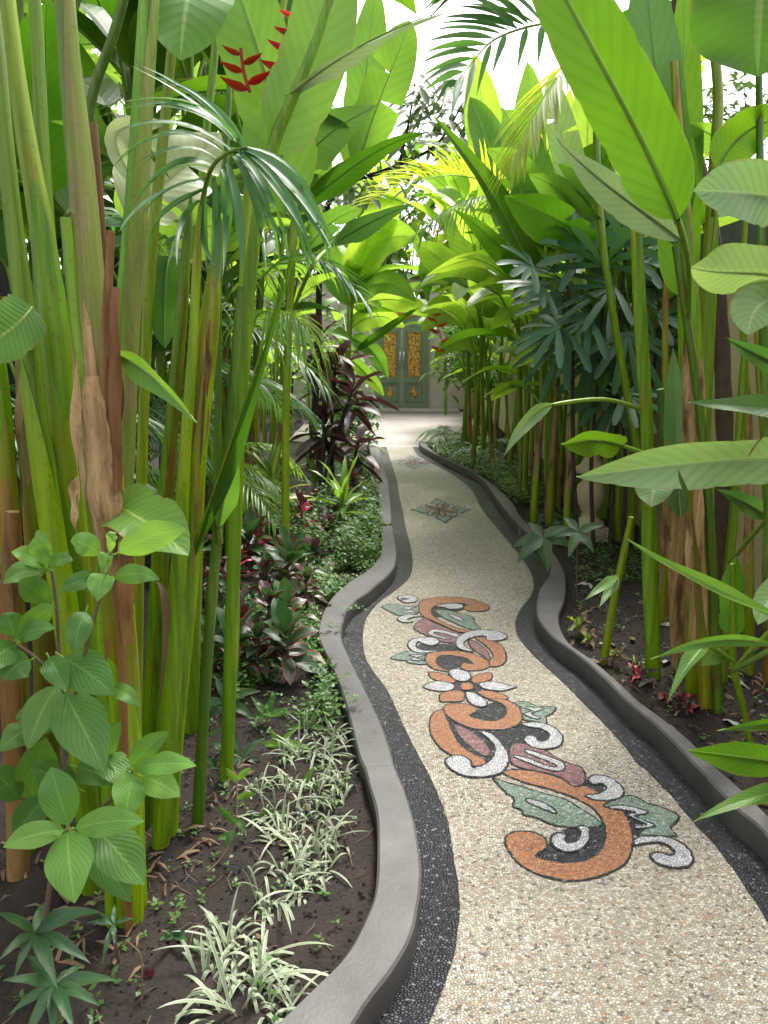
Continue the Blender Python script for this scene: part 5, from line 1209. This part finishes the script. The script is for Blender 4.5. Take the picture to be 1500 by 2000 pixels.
# striped ribbon grass
RB = []
for sd_ in (61, 62, 63):
    rg4 = random.Random(sd_)
    mb = MB()
    for k in range(38):
        a = rg4.random() * 6.28; el = R(rg4.uniform(25, 82)); L = rg4.uniform(.14, .30)
        d = Vector((math.cos(a) * math.cos(el), math.sin(a) * math.cos(el), math.sin(el)))
        p = Vector((rg4.uniform(-.045, .045), rg4.uniform(-.045, .045), 0))
        strip(mb, p, d, L, rg4.uniform(.006, .0105), rg4.uniform(.4, 1.9), 8, N=Vector((0, 0, 1)), kind_='strap', fold=.3)
    RB.append(mb.mesh("ribbon_grass", [M['spider']]))
RG_L = "white striped ribbon grass tufts along the near kerb"
for i, (u, v, s) in enumerate(((470, 1955, 1.15), (410, 1900, .95), (505, 1900, .9), (470, 1850, .8), (540, 1975, .8), (520, 1770, .9), (590, 1730, .85), (560, 1700, .8), (640, 1700, .75), (600, 1660, .9), (655, 1640, .8), (550, 1640, .8), (590, 1590, .9), (650, 1570, .9), (620, 1530, .8), (670, 1520, .8), (560, 1540, .8), (640, 1470, .85), (600, 1480, .8), (560, 1480, .8), (660, 1440, .8), (610, 1440, .75), (500, 1540, .7), (530, 1590, .7))):
    g = G(u, v, .03); x = min(g.x, ko(g.y) - .07)
    o = link("ribbon_grass", RB[i % 3]); o.location = (x, g.y, soil_z(x, g.y) - .01); o.rotation_euler = (0, 0, i * 1.7); o.scale = (s * 1.15,) * 3; o['kind'] = 'thing'
    if i == 0: tag(o, "largest white striped ribbon grass tuft, at the lowest edge of the bed", "grass tuft", RG_L)
    else: tag(o, "white striped ribbon grass tuft on the bare soil along the near kerb", "grass tuft", RG_L)
# ------------------------------------------------------------------ broad leaved shrub in front of the clump
sb = G(70, 1900, .03)
sh = thing("broadleaf_shrub", (sb.x, sb.y, 0), "broad leaved shrub with veined oval leaves in front of the thick stalks", "shrub")
SY = 1.45
def twig(pts, r0, r1, m='twig', t=sh):
    q = crom([P(*p) for p in pts], 4)
    mb = MB(); mb.tube(q, [lerp(r0, r1, k / (len(q) - 1)) for k in range(len(q))], 7); return obj("stem", mb, M[m], t)
q = crom([Vector((sb.x, sb.y, 0)), P(95, 1750, 1.5), P(122, 1550, SY), P(118, 1350, SY), P(110, 1180, SY), P(92, 1070, SY)], 4)
mb = MB(); mb.tube(q, [.007 - .0002 * k for k in range(len(q))], 7); obj("stem", mb, M['twig'], sh)
twig([(122, 1480, SY), (160, 1300, SY - .03), (200, 1150, SY - .05), (215, 1080, SY - .06)], .004, .003)
twig([(118, 1330, SY), (70, 1285, SY - .03), (20, 1250, SY - .05)], .004, .003)
twig([(110, 1720, 1.5), (130, 1660, 1.38), (132, 1618, 1.33)], .005, .004)
twig([(122, 1640, 1.46), (220, 1560, 1.42), (258, 1508, 1.4)], .005, .003)
SL = [  # base, tip, width px, distance base, distance tip, young
 (134, 1612, 100, 1498, 72, 1.33, 1.36, 1), (126, 1622, 6, 1655, 52, 1.33, 1.27, 1), (148, 1618, 282, 1604, 56, 1.33, 1.30, 1), (132, 1622, 146, 1764, 88, 1.33, 1.22, 1),
 (190, 1620, 282, 1728, 92, 1.40, 1.34, 0), (170, 1640, 256, 1762, 66, 1.42, 1.36, 0), (262, 1512, 246, 1602, 66, 1.40, 1.33, 1), (278, 1518, 352, 1556, 56, 1.40, 1.35, 1), (266, 1500, 384, 1496, 46, 1.40, 1.35, 1), (255, 1500, 330, 1430, 44, 1.42, 1.42, 0),
 (126, 1352, 204, 1506, 98, 1.43, 1.33, 0), (112, 1340, 54, 1464, 66, 1.43, 1.34, 0), (124, 1285, 224, 1358, 80, 1.43, 1.36, 0), (96, 1285, 130, 1350, 52, 1.42, 1.36, 0), (60, 1290, 6, 1330, 66, 1.4, 1.34, 0), (168, 1195, 146, 1278, 50, 1.41, 1.36, 0), (45, 1250, 106, 1182, 46, 1.4, 1.38, 0), (32, 1250, 108, 1228, 40, 1.4, 1.34, 0), (30, 1245, 14, 1196, 48, 1.4, 1.4, 0), (30, 1260, -30, 1320, 60, 1.4, 1.3, 0),
 (90, 1115, 6, 1140, 46, 1.44, 1.38, 0), (92, 1110, 22, 1078, 36, 1.44, 1.42, 1), (95, 1100, 64, 1052, 40, 1.44, 1.42, 1), (96, 1108, 142, 1096, 36, 1.44, 1.4, 0), (100, 1180, 34, 1136, 54, 1.44, 1.38, 0), (96, 1080, 70, 1040, 24, 1.44, 1.44, 1),
 (232, 1080, 364, 1034, 60, 1.39, 1.34, 1), (222, 1128, 312, 1132, 38, 1.4, 1.36, 0), (206, 1120, 192, 1174, 50, 1.4, 1.34, 1), (198, 1132, 116, 1158, 38, 1.4, 1.36, 0), (196, 1084, 138, 1058, 46, 1.39, 1.36, 1), (212, 1082, 206, 1122, 28, 1.39, 1.37, 1), (216, 1078, 226, 1040, 22, 1.39, 1.39, 1),
 (70, 1420, 0, 1468, 52, 1.46, 1.4, 0), (60, 1560, 90, 1440, 80, 1.5, 1.46, 0), (40, 1560, -20, 1500, 60, 1.46, 1.42, 0), (180, 1500, 236, 1410, 52, 1.48, 1.46, 0), (200, 1470, 250, 1540, 60, 1.48, 1.42, 0), (150, 1540, 60, 1500, 60, 1.46, 1.4, 0), (160, 1460, 212, 1372, 60, 1.5, 1.48, 0), (150, 1500, 230, 1530, 60, 1.48, 1.42, 0), (90, 1560, 30, 1640, 60, 1.46, 1.42, 0), (110, 1420, 30, 1400, 60, 1.47, 1.42, 0), (220, 1345, 275, 1380, 34, 1.4, 1.36, 0)]
rg5 = random.Random(4)
for (bu, bv, tu, tv, w, yb, yt, young) in SL:
    b, t_ = P(bu, bv, yb), P(tu, tv, yt)
    mdl = lerp(b, t_, .5) + Vector((0, -.012, .022))
    mb = MB(); Nn = (CAMP - mdl).normalized() + Vector((rg5.uniform(-.35, .35), 0, rg5.uniform(0, .5)))
    blade(mb, [b, mdl, t_], w * pxm(tu, tv, (yb + yt) / 2) * 1.05, Nn, 'ovate', 12, rg5.uniform(.12, .35), .004, 3, (), rg5, 0, 0, .15)
    mb.tube([b, lerp(b, t_, -.12), lerp(b, t_, -.16)], .0022, 5, 1, cap=False)
    obj("leaf", mb, [M['shrub_b' if young else 'shrub'], M['petiole']], sh)
# dark lance leaved plants and seedlings
def lance_plant(u, v, Y, leaves, label, m='lance', group=None, w=.03, name="lance_leaf_plant"):
    c = P(u, v, Y); t = thing(name, (c.x, Y, 0), label, "plant", group)
    mb = MB(); z0 = soil_z(c.x, Y) - .02; mb.tube([Vector((c.x + .01, Y, z0)), lerp(Vector((c.x, Y, z0)), c, .6), c], .0045, 6); obj("stem", mb, M['twig'], t)
    for (du, dv, dy) in leaves:
        tip = P(u + du, v + dv, Y + dy); L = (tip - c).length
        mb = MB(); blade(mb, [c, lerp(c, tip, .5) + Vector((0, 0, L * .16)), tip], L * w / .14 if w > .1 else w * max(.6, L / .13), (CAMP - c).normalized() + Vector((0, 0, .6)), 'lance', 9, .3, .003, 2)
        obj("leaf", mb, M[m], t)
    return t
lance_plant(67, 1822, 1.5, [(-75, -38, -.05), (-70, 55, -.1), (130, -40, -.05), (45, 110, -.12), (110, 60, -.05), (70, -15, .1), (-40, 90, -.1), (20, -60, .1)], "dark lance leaved plant with pale flecks under the broad leaved shrub", w=.028)
lance_plant(105, 1925, 1.42, [(-90, 60, -.05), (-100, -10, -.05), (125, -10, 0), (90, 40, -.05), (0, 110, -.1), (40, 90, -.1), (-60, 120, -.1), (60, -40, .08), (-55, -60, .08)], "lowest dark lance leaved plant, its leaves spread over the soil", w=.03)
lance_plant(222, 1806, 1.6, [(-55, -3, 0), (38, -12, 0), (2, 40, -.05), (-24, 84, -.08), (2, -40, .05), (-30, -22, .05)], "thin seedling with small dark leaves before the thick stalks", w=.022)
lance_plant(383, 1740, 1.9, [(-52, -12, 0), (42, 4, 0), (40, -38, .05), (2, 48, -.05), (-40, 20, -.04)], "seedling with four small leaves on the bare soil", w=.024)
lance_plant(328, 1760, 1.85, [(-30, 0, 0), (26, 12, 0), (6, -32, .05), (-6, 36, -.04)], "tiny seedling beside the four leaved one", w=.022)
lance_plant(585, 1555, 2.35, [(-50, -40, .05), (30, -60, .05), (60, 20, 0), (-10, 70, -.06), (-70, 10, 0), (55, -20, .05), (-30, 40, -.05)], "dark leaved seedling amid the striped ribbon grass", 'shrub', w=.03)
lance_plant(470, 1480, 2.5, [(-60, -30, .05), (50, -40, .05), (60, 20, 0), (-50, 40, -.05), (0, 60, -.08), (-20, -60, .05)], "leggy dark leaved seedling behind the ribbon grass", 'lance', w=.03)
lance_plant(440, 1370, 2.9, [(-70, 20, 0), (70, -20, 0), (60, 40, -.05), (-40, 60, -.05), (-20, -50, .05), (30, -60, .05)], "narrow leaved plant beside the slender dark stalk's foot", 'lance', w=.04)
lance_plant(520, 1400, 2.85, [(-50, 20, 0), (55, -10, 0), (40, 40, -.05), (-40, 50, -.05), (-30, -40, .05), (20, -50, .05)], "narrow leaved plant before the crowded crotons", 'shrub', w=.04)
lance_plant(1060, 1050, 4.6, [(-60, 20, 0), (50, -20, 0), (-50, 50, -.1), (10, 70, -.1), (-30, -30, .1), (60, 20, 0)], "small dark leaved plant overhanging the far kerb", 'lance', w=.055)
lance_plant(1130, 1040, 4.3, [(-50, 10, 0), (50, -14, 0), (-20, 50, -.1), (30, 40, -.1), (-30, -30, .1)], "small dark leaved plant at the foot of the fan palm", 'lance', w=.05)
for (u, v, Y, m_, sc_, lb) in ((500, 1610, 2.2, 'shrub', 1.0, "leafy seedling on the soil between the bent twig and the ribbon grass"), (425, 1500, 2.45, 'lance', 1.1, "dark seedling close to the foot of the slender dark stalk"), (545, 1455, 2.6, 'shrub_b', 1.1, "pale green seedling behind the highest ribbon grass tufts"), (405, 1445, 2.7, 'shrub', 1.0, "green seedling sheltering behind the slender dark stalk"), (340, 1830, 1.65, 'lance', .7, "tiny dark seedling on the bare soil near the dried seed head"), (600, 1420, 2.75, 'cover', 1.0, "fresh green seedling at the edge of the tiny leaved ground cover")):
    r_ = random.Random(u); lance_plant(u, v, Y, [(math.cos(k * 1.05 + r_.random() * .5) * 55 * sc_ * r_.uniform(.7, 1.1), math.sin(k * 1.05) * 42 * sc_ * r_.uniform(.7, 1.1) + 8, r_.uniform(-.06, .06)) for k in range(7)], lb, m_, None, .032)
# bare curved twig with a few leaves
g0 = G(330, 1740, .03); tw = thing("leafy_twig", (g0.x, g0.y, 0), "thin bent twig rising from the soil with small leaves along it", "twig")
q = crom([Vector((g0.x, g0.y, .0)), P(420, 1690, 1.95), P(452, 1640, 2.0), P(462, 1580, 2.05), P(462, 1520, 2.1)], 5)
mb = MB(); mb.tube(q, .0035, 6); obj("stem", mb, M['twig'], tw)
for (bu, bv, tu, tv) in ((455, 1630, 425, 1640), (460, 1600, 482, 1625), (460, 1610, 425, 1575), (462, 1560, 500, 1550), (462, 1530, 440, 1500), (462, 1525, 490, 1500), (458, 1620, 440, 1655)):
    b, t_ = P(bu, bv, 2.0), P(tu, tv, 1.97); mb = MB(); blade(mb, [b, lerp(b, t_, .5) + Vector((0, 0, .008)), t_], .02, (CAMP - b).normalized(), 'ovate', 6, .2, .002, 2); obj("leaf", mb, M['shrub'], tw)
# ------------------------------------------------------------------ ground cover, fallen leaves, litter
rg6 = random.Random(17)
mb = MB()
def sprig(x, y, h, ll, n):
    z = soil_z(x, y); a0 = rg6.random() * 6.28; dx, dy = rg6.uniform(-.5, .5) * h, rg6.uniform(-.5, .5) * h
    for k in range(n):
        f = (k + 1) / n; p = Vector((x + dx * f, y + dy * f, z + h * f)); a = a0 + k * 1.9
        d = Vector((math.cos(a), math.sin(a), rg6.uniform(-.1, .6))) * ll * rg6.uniform(.7, 1.2); s = Vector((-d.y, d.x, rg6.uniform(-.01, .01))) * .28
        mb.poly([p, p + d * .5 + s, p + d, p + d * .5 - s], 0, [(.5, 0), (0, .5), (.5, 1), (1, .5)])
def near_patch(y): return .5 + .5 * noise.noise(Vector((y * 1.7, 4, 0))) 
for _ in range(5600):
    y = rg6.uniform(2.7, 9.5) if rg6.random() < .6 else rg6.uniform(2.75, 5.4)
    d = rg6.random() ** 1.3 * (.6 if y > 4.5 else .46)
    x = ko(y) - .03 - d
    if noise.noise(Vector((x * 4, y * 2.2, 1))) < -.1 and y < 6: continue
    if y < 3.5 and rg6.random() > (y - 2.5) * .8: continue
    if rg6.random() < .3 and noise.noise(Vector((x * 9, y * 5, 7))) < 0: continue
    hh = rg6.uniform(.05, .17) * (1 + (y > 5) * .8) * (.6 + d)
    sprig(x, y, hh, .028 if y < 5 else .038, 8)
for _ in range(900):
    y = rg6.uniform(7.0, 11.4); x = ro(y) + .04 + rg6.random() ** 1.3 * .6
    sprig(x, y, rg6.uniform(.05, .2), .04, 8)
for _ in range(260):
    y = rg6.uniform(4.6, 6.6); x = ro(y) + .1 + rg6.random() * .5
    sprig(x, y, rg6.uniform(.03, .12), .03, 6)
for _ in range(170):
    y = rg6.uniform(1.3, 3.2); sprig(ko(y) - rg6.uniform(.05, .85), y, rg6.uniform(.01, .05), rg6.uniform(.012, .024), 5)
for _ in range(130):
    y = rg6.uniform(2.5, 4.8); sprig(ro(y) + rg6.uniform(.05, .7), y, rg6.uniform(.01, .05), rg6.uniform(.012, .026), 5)
kind(obj("ground_cover", mb, M['cover'], smooth=False), 'stuff')
# sprays of the ground cover that spill over the kerb
mb = MB()
for (u, v, L) in ((690, 1195, 8), (660, 1330, 5), (700, 1375, 4), (655, 1230, 5)):
    g = G(u, v, KH + .01)
    for k in range(L * 3):
        p = g + Vector((rg6.uniform(-.02, .04) + .01 * k * .4 - .05, rg6.uniform(-.02, .02), rg6.uniform(0, .04)))
        a = rg6.random() * 6.28; d = Vector((math.cos(a), math.sin(a), .2)) * .024; s = Vector((-d.y, d.x, 0)) * .28
        mb.poly([p, p + d * .5 + s, p + d, p + d * .5 - s], 0, [(.5, 0), (0, .5), (.5, 1), (1, .5)])
kind(obj("ground_cover", mb, M['cover'], smooth=False), 'stuff')
# dead leaves
DL = []
for sd_, mt in ((71, 'dry'), (72, 'dry'), (73, 'palegrey'), (74, 'palegrey')):
    r_ = random.Random(sd_); mb = MB()
    blade(mb, [Vector((-.045, 0, .004)), Vector((0, .01, .022)), Vector((.05, 0, .006))], .036, Vector((0, 0, 1)), 'ovate', 7, r_.uniform(-.4, .5), .004, 2, (), r_, 0, 0, r_.uniform(0, .3))
    DL.append(mb.mesh("fallen_leaf", [M[mt]]))
def fallen(n, area, label, group, prs, smin=.6, smax=1.3):
    for k in range(n):
        x, y = area(); o = link("fallen_leaf", DL[rg6.choice(prs)]); s = rg6.uniform(smin, smax)
        o.location = (x, y, soil_z(x, y) + .004); o.rotation_euler = (rg6.uniform(-.3, .3), rg6.uniform(-.3, .3), rg6.random() * 6.28); o.scale = (s, s, s)
        tag(o, label, "leaf", group); o['kind'] = 'thing'
def ar():
    while True:
        y = rg6.uniform(2.6, 5.0); x = rg6.uniform(ro(y) + .05, min(2.0, ro(y) + .75)); return x, y
def al():
    y = rg6.uniform(1.35, 3.0); return rg6.uniform(ko(y) - .75, ko(y) - .06), y
fallen(22, ar, "pale curled dead leaf lying on the soil under the wall side stalks", "pale dead leaves on the wall side soil", (2, 3), .7, 1.3)
fallen(22, ar, "brown dead leaf lying on the soil under the wall side stalks", "brown dead leaves on the wall side soil", (0, 1), .5, 1.1)
fallen(9, al, "small brown dead leaf on the bare soil near the ribbon grass", "brown dead leaves near the ribbon grass", (0, 1), .3, .6)
# small twigs, clods and crumbs in the soil
mb = MB()
for k in range(7000):
    left = rg6.random() < .55
    y = rg6.uniform(1.2, 4.6); x = (ko(y) - rg6.uniform(.02, .9)) if left else (ro(y) + rg6.uniform(.03, .8))
    z = soil_z(x, y); r = rg6.uniform(.002, .009) * (1.5 if rg6.random() < .1 else 1)
    b = len(mb.v); q = [Vector((x + r * rg6.uniform(.7, 1.2) * cx, y + r * rg6.uniform(.7, 1.2) * cy, z + r * cz * .8)) for cx, cy, cz in ((1, 0, 0), (-.5, .87, 0), (-.5, -.87, 0), (0, 0, 1))]
    mb.v.extend(q)
    for f in ((0, 1, 3), (1, 2, 3), (2, 0, 3)): mb.f.append(tuple(b + i for i in f)); mb.mi.append(0); mb.uv.extend([(0, 0), (1, 0), (0, 1)])
for t_ in [o for o in HERO.values()]:
    for k in range(9):
        a = rg6.random() * 6.28; r0 = rg6.uniform(.04, .2); x = t_.location.x + math.cos(a) * r0; y = t_.location.y + math.sin(a) * r0
        if ko(min(y, 11)) - .03 < x < ro(min(y, 11)) + .03 or y > 5: continue
        z = soil_z(x, y); L = rg6.uniform(.015, .075); a2 = rg6.random() * 6.28; d = Vector((math.cos(a2), math.sin(a2), rg6.uniform(-.1, .25))) * L; w = Vector((-d.y, d.x, 0)).normalized() * rg6.uniform(.0015, .006)
        p = Vector((x, y, z + .008)); mb.grid([[p - w, p + w], [p + d * .5 - w * 1.2 + Vector((0, 0, .01)), p + d * .5 + w + Vector((0, 0, .006))], [p + d - w * .3, p + d + w * .3]], [[(0, 0), (1, 0)]] * 3, 2)
for k in range(420):
    left = rg6.random() < .5
    y = rg6.uniform(1.3, 4.2); x = (ko(y) - rg6.uniform(.04, .8)) if left else (ro(y) + rg6.uniform(.05, .8))
    z = soil_z(x, y) + .004; a = rg6.random() * 6.28; L = rg6.uniform(.02, .09)
    mb.tube([Vector((x, y, z)), Vector((x + math.cos(a) * L * .5, y + math.sin(a) * L * .5, z + .006)), Vector((x + math.cos(a + .3) * L, y + math.sin(a + .3) * L, z))], .0012, 4, 1)
kind(obj("soil_litter", mb, [M['soil'], M['twig'], M['dry']], smooth=False), 'stuff')
# coloured seedlings in the wall side bed
SD = [rosette_proto(81, "seedling", "seedling", 7, .07, .02, 'red', 'lance', .03, 5, 60, .3, mats=['maroon', 'purple', 'red']), rosette_proto(82, "seedling", "seedling", 7, .07, .022, 'yellowvar', 'lance', .03, 5, 60, .3, mats=['yellowvar', 'areca_y', 'dry'])]
for (u, v, k, s) in ((1250, 1335, 0, 1.4), (1325, 1385, 0, 1.2), (1345, 1395, 0, 1.0), (1300, 1375, 0, .8)):
    putg(SD[0], u, v, s, "purplish red seedling on the soil inside the wall side kerb", "purplish seedlings by the wall side kerb")
for (u, v, k, s) in ((1130, 1245, 1, 1.8), (1200, 1300, 1, 1.5), (1240, 1320, 1, 1.1), (1150, 1262, 1, 1.2)):
    putg(SD[1], u, v, s, "yellow and brown seedling on the soil inside the wall side kerb", "yellow seedlings by the wall side kerb")
# dried red seed head on a thin stalk
g0 = G(275, 1990, .02); sd2 = thing("seed_head", (g0.x, g0.y, 0), "dried red seed head on a thin pale stalk over the bare soil", "seed head")
mb = MB(); mb.tube(crom([Vector((g0.x, g0.y, 0)), P(277, 1880, 1.5), P(262, 1850, 1.52), P(240, 1842, 1.55), P(212, 1890, 1.56)], 4), .002, 5); obj("stem", mb, M['dry'], sd2)
mb = MB(); c = P(289, 1905, 1.5)
for k in range(9):
    a = k * 2.4; d = Vector((math.cos(a) * .5, math.sin(a) * .5, .9)); strip(mb, c - Vector((0, 0, .012)), d, .032, .014, .1, 4, N=Vector((0, -1, 0)), kind_='ovate')
obj("bracts", mb, M['maroon'], sd2)
# ------------------------------------------------------------------ trees beyond the boundary wall
def tree(x, y, h, cr, label, mt, seed, n=1500, ll=.16, low=.45):
    r_ = random.Random(seed); t = thing("broadleaf_tree", (x, y, 0), label, "tree")
    mb = MB(); tk_ = min(.14, h * .011); mb.tube([Vector((x, y, -.1)), Vector((x + .1, y, h * .4)), Vector((x, y + .1, h * .8))], [tk_, tk_ * .7, tk_ * .3], 9)
    ends = []
    for k in range(16):
        f = r_.uniform(.35, .85); p = Vector((x + .05, y, h * f)); a = k * 2.4; L = cr * r_.uniform(.6, 1.05)
        e = p + Vector((math.cos(a) * L, math.sin(a) * L, L * r_.uniform(.1, .6)))
        md = lerp(p, e, .5) + Vector((0, 0, .15)); mb.tube(crom([p, md, e], 3), [q_ * min(1, h * .12) for q_ in (.04, .034, .028, .022, .016, .012, .008)], 5); ends += [e, md, lerp(md, e, .5)]
    obj("trunk", mb, M['darkbark'], t)
    mb = MB()
    for k in range(n):
        c = r_.choice(ends); p = c + Vector((r_.gauss(0, .28), r_.gauss(0, .28), r_.gauss(0, .22))) * cr * .7
        a = r_.random() * 6.28; d = Vector((math.cos(a), math.sin(a), r_.uniform(-1.1, .4))).normalized(); L = ll * r_.uniform(.6, 1.2)
        blade(mb, [p, p + d * L * .5, p + d * L], L * .42, Vector((0, 0, 1)), 'ovate', 3, .3, 0, 1, (), r_)
    obj("crown", mb, M[mt], t)
tree(1.0, 12.6, 4.9, 1.1, "loose dark leaved tree showing against the sky over the path", 'tree', 5, 700, .2) if False else None
tree(.1, 21, 6.4, 1.9, "dark small leaved tree behind the gate, thin against the sky", 'tree', 6, 1500, .2)
tree(2.6, 22, 6.2, 1.8, "small leaved tree with some yellowing leaves beyond the boundary wall", 'tree_o', 7, 1100, .2)
tree(-3.2, 21, 6.8, 2.0, "bushy dark tree rising beyond the far end of the shaded bed", 'tree', 8, 1500, .2)
tree(5.2, 12, 5.6, 1.7, "dark tree standing behind the cream wall", 'tree', 9, 1300, .18)
for (bx, by, bh, br2, lb, sd_) in ((1.3, 12.7, 1.7, .62, "dark glossy leaved bush at the right flank of the plaza, below the heliconias", 21), (1.75, 14.6, 2.4, .8, "taller leafy bush beside the gate, behind the glossy leaved one", 22), (-.95, 13.2, 1.9, .7, "leafy bush on the far side of the plaza before the pale boundary wall", 23), (-1.9, 15.5, 2.6, .9, "round leafy bush half hidden behind the purple leaved plants", 24)):
    tree(bx, by, bh, br2, lb, 'shrub' if sd_ % 2 else 'tree', sd_, 520, .2)
for (by, dx, bh, br2, lb, sd_) in ((10.4, .32, .95, .36, "low leafy bush crowding the kerb before the pale plaza", 25), (9.3, .38, .8, .34, "low leafy bush at the kerb beside the purple cordylines", 27), (11.3, .5, 1.3, .45, "leafy bush at the corner where the kerb meets the plaza", 29)):
    tree(ko(by) - dx, by, bh, br2, lb, 'shrub_b' if sd_ == 27 else 'shrub', sd_, 420, .13)
# dark branch with leaves crossing the sky gap
bt = thing("broadleaf_tree", (-.9, 9.5, 0), "thin branched tree leaning a dark leafy bough over the path", "tree")
mb = MB(); q = crom([Vector((-.9, 9.5, -.1)), Vector((-.8, 9.5, 1.5)), P(640, 400, 9.5), P(760, 330, 9.4), P(850, 285, 9.3), P(905, 200, 9.2)], 5)
mb.tube(q, [.05 - .042 * k / (len(q) - 1) for k in range(len(q))], 7); mb.tube(crom([P(780, 322, 9.4), P(800, 230, 9.4), P(812, 150, 9.4)], 4), [.02 - .0018 * k for k in range(9)], 6); obj("trunk", mb, M['darkbark'], bt)
mb = MB(); r_ = random.Random(12)
for k in range(330):
    u, v = r_.choice(((800, 260), (830, 220), (850, 180), (880, 230), (905, 200), (810, 180), (860, 280), (780, 310), (730, 350), (690, 370), (930, 240), (640, 390)))
    p = P(u + r_.gauss(0, 22), v + r_.gauss(0, 24), 9.4 + r_.gauss(0, .3)); a = r_.random() * 6.28
    d = Vector((math.cos(a), math.sin(a) * .6, r_.uniform(-1.2, .4))).normalized(); L = r_.uniform(.14, .28)
    blade(mb, [p, p + d * L * .5 + Vector((0, 0, .01)), p + d * L], L * .36, Vector((0, -.6, 1)), 'ovate', 4, .25, 0, 1, (), r_)
obj("crown", mb, [M['tree']], bt)
# ------------------------------------------------------------------ the dense growth behind everything
mb = MB(); r_ = random.Random(33)
def mass(n, area, z0, z1, sky=True):
    for _ in range(n):
        x, y = area(r_); z = r_.uniform(z0, z1); a = r_.random() * 6.28; el = r_.uniform(-.6, 1.1)
        d = Vector((math.cos(a) * math.cos(el), math.sin(a) * math.cos(el), math.sin(el))); L = r_.uniform(.4, .95); p = Vector((x, y, z))
        e = p + d * L - Vector((0, 0, L * .25))
        if not clear([p, p + d * L * .5, e], Matrix.Identity(4), 0, sky): continue
        blade(mb, [p, p + d * L * .5, e], L * r_.uniform(.18, .3), Vector((0, 0, 1)), 'paddle', 6, .25, .01, 1, (), r_)
mass(2200, lambda r: (r.uniform(-5.4, -3.3), r.uniform(1.5, 18)), -.1, 6.2)
mass(500, lambda r: (r.uniform(-5.5, 6), r.uniform(18.9, 21)), 1.5, 4.9)
mass(260, lambda r: (r.uniform(2.9, 4.6), r.uniform(3.0, 18)), .5, 3.0)
kind(obj("thicket", mb, M['thick']), 'stuff')
